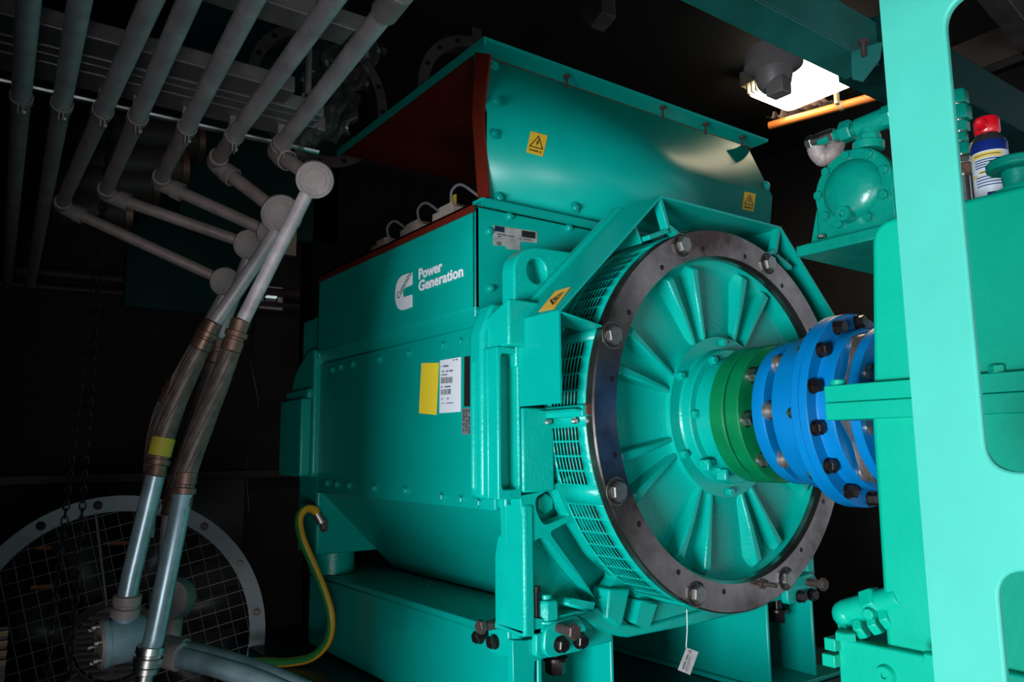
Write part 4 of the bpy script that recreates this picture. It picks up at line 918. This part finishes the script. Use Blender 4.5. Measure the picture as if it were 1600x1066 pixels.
# sloping pipes with flexible braided couplings down to the fan
def droprun(name, label, path, radii, flex, grp='sloping conduit drops', col1=GALV, col2=GALVB, rc=0.022, band=None):
    pts = [PD(*p) for p in path]; T = thing(name, pts[0], label, 'conduit', grp)
    a, b_ = flex
    MB().tube(pts[:a+1], rc, 20).build('upper_pipe', col1, T)
    n_f = smoothpath(pts[a:b_+1], 10); L = len(n_f)
    rads = [rc*(1.12+0.28*math.sin(math.pi*min(1, max(0, k/(L-1))))**0.6) for k in range(L)]
    fx = MB().tube(n_f, rads, 24).build('braided_sleeve', BRAID, T)
    bb = MB()
    for k in range(0, 12):
        off = 2*math.pi*k/12; pp = []
        for j, p in enumerate(n_f):
            tt = (n_f[min(L-1, j+1)]-n_f[max(0, j-1)]).normalized(); _, u, v = basis(tt); pp.append(p+(u*math.cos(off+j*0.06)+v*math.sin(off+j*0.06))*rads[j])
        bb.tube(pp, 0.0014, 5)
    bb.build('braid_ridges', BRAID, fx)
    for e, dirn in ((a, (pts[a]-pts[a+1]).normalized()), (b_, (pts[b_]-pts[b_-1]).normalized())):
        MB().lathe([(rc*1.2, -0.05), (rc*1.42, -0.045), (rc*1.42, -0.02), (rc*1.25, -0.018), (rc*1.25, -0.012), (rc*1.55, -0.010), (rc*1.55, 0.002), (rc*1.25, 0.004), (rc*1.3, 0.03), (rc*1.02, 0.034)], pts[e], dirn, 24).build('collar', COPR, T)
    MB().tube(pts[b_:], rc*1.26, 24).build('lower_pipe', col2, T)
    if band:
        k = int(L*band); tt = (n_f[k+1]-n_f[k]).normalized(); MB().lathe([(rads[k]*1.0, -0.026), (rads[k]*1.14, -0.026), (rads[k]*1.12, 0.020), (rads[k]*1.0, 0.020)], n_f[k], tt, 24, closed=True).build('yellow_band', mat('faded_yellow_tape', (0.45, 0.36, 0.02), 0.6), T)['label'] = 'yellow tape band'
    return T, pts
bp = BOXP[6]; dep = lambda p: (p-CAM).dot(fw)
TA, pa_ = droprun('conduit_drop', 'sloping conduit with brown braided joint ending in a shiny pipe, nearest the generator', [(478, 305, dep(bp)), (430, 400, 1.92), (370, 520, 1.88), (345, 590, 1.86), (318, 660, 1.83), (292, 735, 1.80), (287, 770, 1.79), (240, 1000, 1.70), (235, 1015, 1.70)], None, (2, 6), rc=0.0175)
bp = BOXP[5]
TB, pb__ = droprun('conduit_drop', 'sloping conduit with yellow taped braided joint reaching the blue-grey elbow box', [(432, 362, dep(bp)), (380, 440, 2.08), (325, 520, 2.05), (300, 570, 2.04), (270, 640, 2.02), (252, 700, 2.0), (247, 725, 1.99), (205, 900, 1.94), (197, 940, 1.93)], None, (2, 6), rc=0.0188, band=0.74)
bp = BOXP[3]
droprun('conduit_drop', 'dark sloping conduit partly hidden behind the middle of the braided joints', [(388, 405, dep(bp)), (352, 500, 2.5), (338, 545, 2.48), (325, 600, 2.46), (300, 690, 2.42), (275, 760, 2.4), (268, 790, 2.38), (262, 860, 2.36), (258, 930, 2.34)], None, (2, 6), rc=0.020, col2=GALV)
bp = BOXP[2]
droprun('conduit_drop', 'dim sloping conduit furthest back, left of the braided joints', [(350, 462, dep(bp)), (300, 550, 2.6), (266, 610, 2.58), (252, 650, 2.56), (243, 690, 2.54), (238, 730, 2.52), (236, 760, 2.5), (232, 800, 2.48), (228, 840, 2.46)], None, (2, 6), rc=0.019, col2=GALV)
# lower union of drop A
e0, e1 = PD(236, 1008, 1.70), PD(226, 1058, 1.69); d = (e1-e0).normalized()
b = MB().lathe([(0.021, 0), (0.029, 0.002), (0.030, 0.016), (0.026, 0.018), (0.026, 0.024), (0.031, 0.026), (0.031, 0.042), (0.027, 0.046), (0.027, 0.058), (0.018, 0.062), (0.018, 0.2)], e0, d, 28); b.build('union', STEEL, TA)
# union and elbow box of drop B
e0, e1 = PD(200, 928, 1.935), PD(193, 975, 1.93); d = (e1-e0).normalized()
MB().lathe([(0.024, 0), (0.033, 0.003), (0.033, 0.024), (0.029, 0.027), (0.029, 0.031), (0.035, 0.034), (0.034, 0.054), (0.030, 0.056)], e0, d, 28).build('union', CASTA, TB)
eb = PD(190, 1000, 1.93); EBX = thing('elbow_box', eb, 'blue-grey cylindrical elbow box with bolted end cover at the foot of a conduit', 'junction box')
ax = (PD(120, 1006, 1.895)-PD(205, 990, 1.97)).normalized()
MB().lathe([(0, -0.055), (0.05, -0.052), (0.056, -0.04), (0.056, 0.030), (0.060, 0.032), (0.060, 0.046), (0, 0.046)], eb, ax, 40).build('body', CASTB, EBX, smooth=40)
MB().lathe([(0, 0), (0.057, 0), (0.056, 0.006), (0.035, 0.008), (0, 0.008)], eb+ax*0.046, ax, 40).build('end_cover', CASTA, EBX, smooth=40)
MB().tube([eb+(-d)*0.03, eb-d*0.085], 0.029, 24).build('hub', CASTB, EBX)
_, u, v = basis(ax)
for k in range(6):
    t = 2*math.pi*k/6+0.3; inst('cover_screw', MB().cyl((0, 0, 0), (0, 0, 0.01), 0.008, n=12).hexh((0, 0, 0.01), (0, 0, 1), 0.007, 0.008).mesh('cover_screw', STEEL), EBX, eb+ax*0.052+(u*math.cos(t)+v*math.sin(t))*0.045, ax)
o1 = PD(232, 1020, 1.93); MB().tube([eb+(o1-eb)*0.3, o1], 0.028, 24).build('outlet_hub', CASTB, EBX)
# horizontal conduits leaving to the right along the deck
for i, (pth, lab, r_) in enumerate((([(252, 1020, 1.85), (330, 1040, 1.82), (400, 1062, 1.78), (460, 1088, 1.74)], 'near bluish conduit curving right along the bottom edge', 0.024),
                                    ([(262, 1010, 2.05), (330, 1024, 2.02), (410, 1048, 1.98), (480, 1078, 1.93)], 'bluish conduit behind its twin curving right at the bottom', 0.021))):
    t = MB().tube(smoothpath([PD(*p) for p in pth]), r_, 20).build('floor_conduit', GALVB, None, at=tuple(PD(*pth[0]))); tag(t, lab, 'conduit', 'conduits along the bottom edge')
    q0, q1 = PD(*pth[0]), PD(*pth[1]); MB().lathe([(r_, -0.01), (r_*1.35, -0.008), (r_*1.35, 0.05), (r_, 0.052)], q0, q1-q0, 24).build('end_hub', CASTA, t)
# pale round box seen behind the shiny conduit
q = PD(275, 935, 2.3); o = MB().lathe([(0, 0), (0.058, 0), (0.062, 0.01), (0.055, 0.06), (0, 0.065)], q, (0.75, -0.5, 0.1), 32).cyl(q, PD(266, 1015, 2.25), 0.026).build('junction_box', CASTA, None, smooth=40, at=tuple(q)); tag(o, 'dim brown junction box hidden behind the shiny conduit', 'junction box')

# ============================================================ FAN
FC = Vector((-2.05, -1.274, 0.612)); RF = 0.571; FN = Vector((0.94, -0.34, 0)).normalized()
F = thing('cooling_fan', (FC.x, FC.y, 0), 'large fan with pale bolted rim and wire guard, bottom left', 'fan')
_, fu, fv = basis(FN)
if fv.z < 0: fv = -fv
fh = fu; fzv = Vector((0, 0, 1)); fh = fzv.cross(FN).normalized()
def fp(u, v, t=0.0): return FC+fh*u+fzv*v+FN*t
MB().lathe([(RF, 0), (RF, 0.006), (RF-0.062, 0.006), (RF-0.064, 0)], FC, FN, 96, closed=True).build('rim_flange', FANW, F, smooth=30)
MB().lathe([(RF-0.064, 0), (RF-0.07, -0.10), (RF-0.07, -0.25)], FC, FN, 96).build('fan_duct', BLADE, F, smooth=30)
rbm = MB().hexh((0, 0, 0), (0, 0, 1), 0.012, 0.008, 0.018).mesh('rim_bolt', BLK)
for k in range(16): t = R(22.5*k+9); inst('rim_bolt', rbm, F, fp((RF-0.03)*math.cos(t), (RF-0.03)*math.sin(t), 0.006), FN)
b = MB(); ca, sa = math.cos(R(14)), math.sin(R(14)); rg = RF-0.06; k = -9
for k in range(-9, 10):
    o_ = k*0.055; L = math.sqrt(max(0, rg*rg-o_*o_))
    if L < 0.05: continue
    for (du, dv) in (((ca, sa), (-sa, ca)), ((-sa, ca), (ca, sa))):
        pA = (du[0]*o_+dv[0]*L, du[1]*o_+dv[1]*L); pB = (du[0]*o_-dv[0]*L, du[1]*o_-dv[1]*L)
        b.tube([fp(*pA, 0.012), fp(*pB, 0.012)], 0.0016, 5)
b.build('wire_guard', WIRE, F)
for t in (100, 220, 340): MB().tube([fp(rg*math.cos(R(t)), rg*math.sin(R(t)), 0.02), fp(0.15*math.cos(R(t)), 0.15*math.sin(R(t)), 0.03)], 0.005, 8).build('guard_spoke', WIRE, F)
MB().lathe([(0.165, -0.02), (0.17, 0.01), (0.15, 0.022), (0.145, 0.018)], FC, FN, 48).build('hub_ring', DUCT, F)
b = MB()
for k in range(-5, 6):
    o_ = k*0.022; L = math.sqrt(0.14**2-o_*o_)
    for s_ in (-1, 1): b.obox(fp(s_*L*0.52, o_, 0.012), fh, fzv, FN, L*0.42, 0.005, 0.004)
b.build('motor_grille', BLK, F)
MB().lathe([(0, -0.1), (0.14, -0.1), (0.14, 0.005), (0, 0.005)], FC, FN, 40).build('motor', DUCT, F)
for k in range(7):
    t = 2*math.pi*k/7+0.2; b = MB(); e = fh*math.cos(t)+fzv*math.sin(t); f = FN.cross(e)
    A = [e*0.12+f*s_*0.05+FN*(-0.10+s_*0.03) for s_ in (-1, 1)]; B2 = [e*0.48+f*s_*0.09+FN*(-0.10+s_*0.02) for s_ in (1, -1)]
    b.quad(*[FC+q for q in A+B2]); b.build('fan_blade', BLADE, F, solid=0.006)
MB().box(FC.x-0.15, FC.x-0.05, FC.y-0.3, FC.y+0.3, 0, 0.08).build('foot', DUCT, F)
# orange glints behind the guard, added as copper-coloured bars
GLINT = mat('orange_glint', (0.35, 0.12, 0.04), 0.5, metal=0.4)
for pa, pb2 in (((22, 857), (83, 856)), ((160, 850), (205, 848)), ((48, 918), (84, 916))):
    a = P(*pa, 'x', -2.4); c = P(*pb2, 'x', -2.4); MB().tube([a, c], 0.009, 8).build('glint_bar', GLINT, F)
# slatted vent at the left edge, its orange sunlight put into the slat colour
c = [P(a, b2, 'x', -1.75) for a, b2 in ((-40, 975), (14, 982), (16, 1030), (6, 1075), (-40, 1080))]
LV = thing('slatted_vent', c[1], 'slatted vent with painted-in orange sunlight, cut by the bottom left edge', 'vent')
y0, y1 = c[0].y, c[1].y
MB().box(-1.80, -1.78, y0, y1, c[4].z, c[1].z).build('back_plate', RUST, LV)
for k in range(4):
    z = c[1].z-0.02-k*0.032; MB().obox((-1.77, (y0+y1)/2, z), (0.8, 0, 0.6), (0, 1, 0), (-0.6, 0, 0.8), 0.016, (y1-y0)/2, 0.002).build('slat', mat('sunlit_slat%d' % k, (0.75, 0.42, 0.25), 0.5), LV)
# ============================================================ chain hoist chain: double strand of links
b = MB(); top = P(150, 415, 'x', -1.75); 
def link(b, c, axd, flip, L=0.032, W=0.009, r=0.0028):
    d, u, v = basis(axd); s = u if flip else v; pts = []
    for k in range(12):
        t = 2*math.pi*k/12; pts.append(Vector(c)+d*math.sin(t)*L/2*1.0+s*math.cos(t)*W)
    pts.append(pts[0]); b.tube(pts, r, 5, caps=False)
CHN = thing('chain', (top.x, top.y, 3.55), 'dark chain loop hanging from the ceiling in front of the fan', 'chain')
for s_, (ta, tb3) in enumerate((((150, 400), (70, 1075)), ((158, 400), (108, 1075)))):
    A_ = PD(*ta, 2.75); B2 = PD(*tb3, 2.35); A_ = A_+(A_-B2).normalized()*((3.6-A_.z)/abs((A_-B2).normalized().z))
    L = (A_-B2).length; n_ = min(130, int(L/0.024)); b = MB()
    for k in range(n_): link(b, A_+(B2-A_)*(k+0.5)/n_, B2-A_, k % 2, L/n_*1.35)
    o = b.build('chain_strand', CHAINM, CHN); o['kind'] = 'stuff'
# ============================================================ floodlight on the far wall
q = P(425, 465, 'x', -3.40)
FL = thing('floodlight', (-3.48, q.y, q.z), 'small square wall floodlight seen left of the generator', 'lamp')
s_ = 0.062
MB().lathe([(s_*1.7, 0), (s_*1.7, 0.03), (s_*1.15, 0.03), (s_*1.15, 0.0)], (-3.44, q.y, q.z), (1, 0, 0.0), 4, closed=True, t0=R(45), t1=R(405)).build('bezel', mat('light_grey_bezel', (0.6, 0.58, 0.56), 0.5), FL)
MB().quad((-3.435, q.y-s_*0.7, q.z-s_*0.5), (-3.435, q.y+s_*0.7, q.z-s_*0.5), (-3.41, q.y+s_*0.5, q.z-0.005), (-3.41, q.y-s_*0.5, q.z-0.005)).build('glass', GLASS, FL, solid=0.002)
MB().box(-3.43, -3.405, q.y-s_*0.55, q.y+s_*0.55, q.z+0.0, q.z+s_*0.35).build('reflector', mat('faintly_lit_lamp', (0.62, 0.74, 0.74), 0.4, emit=0.55), FL)
MB().box(-3.5, -3.44, q.y-0.03, q.y+0.03, q.z-0.04, q.z+0.04).build('bracket', BLK, FL)
w_ = smoothpath([P(400, 490, 'x', -3.45), P(392, 560, 'x', -3.45), P(404, 640, 'x', -3.45), P(385, 720, 'x', -3.45), P(390, 800, 'x', -3.45)])
tag(MB().tube(w_, 0.006, 8).build('hanging_cable', BLK, None, at=tuple(w_[0])), 'thin black cable hanging down the far wall below the floodlight', 'cable')
# ============================================================ yellow-green earth cable
lg = P(506, 822, 'y', -0.655)
EC = thing('earth_cable', lg, 'yellow and green earthing cable looping down from the generator rear foot', 'cable')
xx = lg.x
cp2 = [P(497, 806, 'x', xx-0.02), P(490, 796, 'x', xx-0.02), P(476, 796, 'x', xx-0.01), P(467, 812, 'x', xx+0.0), P(472, 842, 'x', xx+0.03), P(490, 885, 'x', xx+0.06), P(508, 930, 'x', xx+0.10), P(517, 968, 'x', xx+0.12), P(511, 1003, 'x', xx+0.10), P(487, 1027, 'x', xx+0.06), P(450, 1040, 'x', xx), P(418, 1044, 'x', xx-0.05), P(380, 1046, 'x', xx-0.1)]
cp2 = [Vector((q.x, q.y, max(q.z, 0.579))) for q in cp2]
MB().tube(smoothpath(cp2), 0.0165, 16).build('jacket', CABLE, EC)
MB().tube([P(495, 803, 'x', xx-0.02), P(503, 818, 'x', xx-0.01)], 0.018, 12).lathe([(0.010, -0.004), (0.024, -0.004), (0.024, 0.004), (0.010, 0.004)], lg, (0.2, -1, 0), 20, closed=True).hexh(lg, (0, -1, 0), 0.013, 0.014).build('lug', PACK, EC)
# ============================================================ paper tag hanging from the ring
t0 = P(1073, 953, 'x', 0.012); t1 = P(1072, 1012, 'x', 0.012)
PT = thing('paper_tag', t0, 'small printed paper tag hanging on a string below the steel ring', 'tag')
MB().tube(smoothpath([t0, (t0+t1)/2+Vector((0, 0.003, 0)), t1]), 0.0011, 6).build('string', WHT, PT)
cc = [P(a, b2, 'x', 0.012) for a, b2 in ((1072.5, 1012), (1091, 1019), (1078, 1055), (1059, 1047))]
tg = MB().hull(cc, [q+Vector((0.0008, 0, 0)) for q in cc]).build('card', TAGP, PT)
tl, tr, br, bl = cc
def uvt(u, v): return tl*(1-u)*(1-v)+tr*u*(1-v)+br*u*v+bl*(1-u)*v+Vector((0.0013, 0, 0))
bb = MB()
for u0, u1, va, vb in ((0.22, 0.36, 0.25, 0.50), (0.22, 0.36, 0.56, 0.9), (0.45, 0.50, 0.3, 0.9), (0.56, 0.61, 0.35, 0.92), (0.67, 0.71, 0.55, 0.9), (0.2, 0.5, 0.06, 0.11), (0.3, 0.42, 0.13, 0.18)):
    bb.quad(uvt(u0, va), uvt(u1, va), uvt(u1, vb), uvt(u0, vb))
bb.build('printed_text', GREY, tg)
# ============================================================ background shapes
def ringflange(c, r, w_, nrm, m, label, nb=16, name='duct_flange'):
    F2 = MB().lathe([(r, -0.01), (r, 0.01), (r-w_, 0.01), (r-w_, -0.01)], c, nrm, 72, closed=True).lathe([(r-w_, 0), (r-w_, -0.08)], c, nrm, 72).box(c[0]-0.012, c[0]+0.004, c[1]-0.03, c[1]+0.03, c[2]+r-0.01, 3.6).build(name, m, None, at=tuple(c)); tag(F2, label, 'duct')
    _, u, v = basis(nrm); mm = MB().cyl((0, 0, 0), (0, 0, 0.004), 0.012, n=12).mesh('flange_hole', BLK)
    for k in range(nb):
        t = 2*math.pi*k/nb; inst('flange_hole', mm, F2, Vector(c)+(u*math.cos(t)+v*math.sin(t))*(r-w_/2)+Vector(nrm)*0.01, nrm)
ringflange(P(745, 160, 'x', -1.8), 0.36, 0.06, (1, 0, 0), DUCT, 'brown round duct flange rising behind the open hood')
ringflange(P(500, 150, 'x', -1.8), 0.34, 0.05, (1, 0, 0), DUCT, 'brown round duct flange behind the overhead conduits')
q = P(450, 130, 'x', -2.3)
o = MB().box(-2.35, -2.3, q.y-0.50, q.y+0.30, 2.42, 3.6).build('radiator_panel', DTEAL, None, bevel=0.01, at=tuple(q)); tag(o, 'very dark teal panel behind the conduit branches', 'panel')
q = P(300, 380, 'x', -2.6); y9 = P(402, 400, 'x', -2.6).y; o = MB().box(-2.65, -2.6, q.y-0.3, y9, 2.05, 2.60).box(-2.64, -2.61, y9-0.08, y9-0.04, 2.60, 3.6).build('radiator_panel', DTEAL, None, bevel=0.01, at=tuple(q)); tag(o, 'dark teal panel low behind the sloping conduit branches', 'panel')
for i, (pa, pb2, r_) in enumerate((((150, 200), (310, 220), 0.09), ((140, 250), (285, 262), 0.09), ((110, 285), (240, 290), 0.08), ((90, 320), (200, 335), 0.07))):
    a = P(*pa, 'x', -2.1); c = P(*pb2, 'x', -2.1)
    o = MB().tube(bend([(-3.5, a.y-0.15, a.z), a, c], 0.2), r_, 20).build('flexible_duct', DUCT, None, at=tuple(a)); tag(o, ('topmost dark duct end behind the conduits', 'second dark duct end behind the conduits', 'third dark duct end behind the conduits', 'lowest dark duct end behind the conduits')[i], 'duct', 'dark ducts behind the conduits')
    MB().lathe([(r_, -0.01), (r_*1.12, -0.008), (r_*1.12, 0.02), (r_, 0.022)], c, a-c, 20).build('band', COPR, o)
yl2 = P(486, 420, 'x', -2.3).y
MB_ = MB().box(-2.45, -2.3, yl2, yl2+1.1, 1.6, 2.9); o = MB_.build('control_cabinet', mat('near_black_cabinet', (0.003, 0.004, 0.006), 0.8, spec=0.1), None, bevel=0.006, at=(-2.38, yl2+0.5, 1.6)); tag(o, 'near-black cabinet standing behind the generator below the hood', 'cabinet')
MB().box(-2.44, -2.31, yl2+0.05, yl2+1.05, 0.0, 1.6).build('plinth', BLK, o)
q = P(452, 378, 'x', -2.28); o = MB().box(-2.3, -2.27, q.y-0.035, q.y+0.035, q.z-0.07, q.z+0.10).build('cream_plate', CREAM, None, bevel=0.004, at=tuple(q)); tag(o, 'small dim cream plate right of the brown junction box', 'plate')
# crinkled clear film hanging by the strut ends
b = MB(); nu, nv = 46, 46; ctr = P(552, 175, 'x', -0.75)
gr = []
for i in range(nu):
    row = []
    for j in range(nv):
        u, v = i/(nu-1), j/(nv-1)
        px = 478+u*(118-38*v)-20*v; py = 60+v*182+u*10-40*v*u
        p = P(px, py, 'x', -0.46)
        s1 = noise.noise(Vector((u*5, v*5, 2)))*0.06+abs(noise.noise(Vector((u*11, v*11, 7))))*0.05+abs(noise.noise(Vector((u*24, v*24, 3))))*0.02
        p += Vector((s1, 0.03*noise.noise(Vector((u*8, v*8, 11))), 0.03*noise.noise(Vector((u*8, v*8, 21))))); row.append(b.bm.verts.new(p))
    gr.append(row)
for i in range(nu-1):
    for j in range(nv-1):
        b.face([gr[i][j], gr[i+1][j], gr[i+1][j+1], gr[i][j+1]])
o = b.build('plastic_film', FOIL, None, smooth=25, at=tuple(ctr)); tag(o, 'crinkled clear plastic film hanging beside the strut ends above the hood', 'plastic sheet')
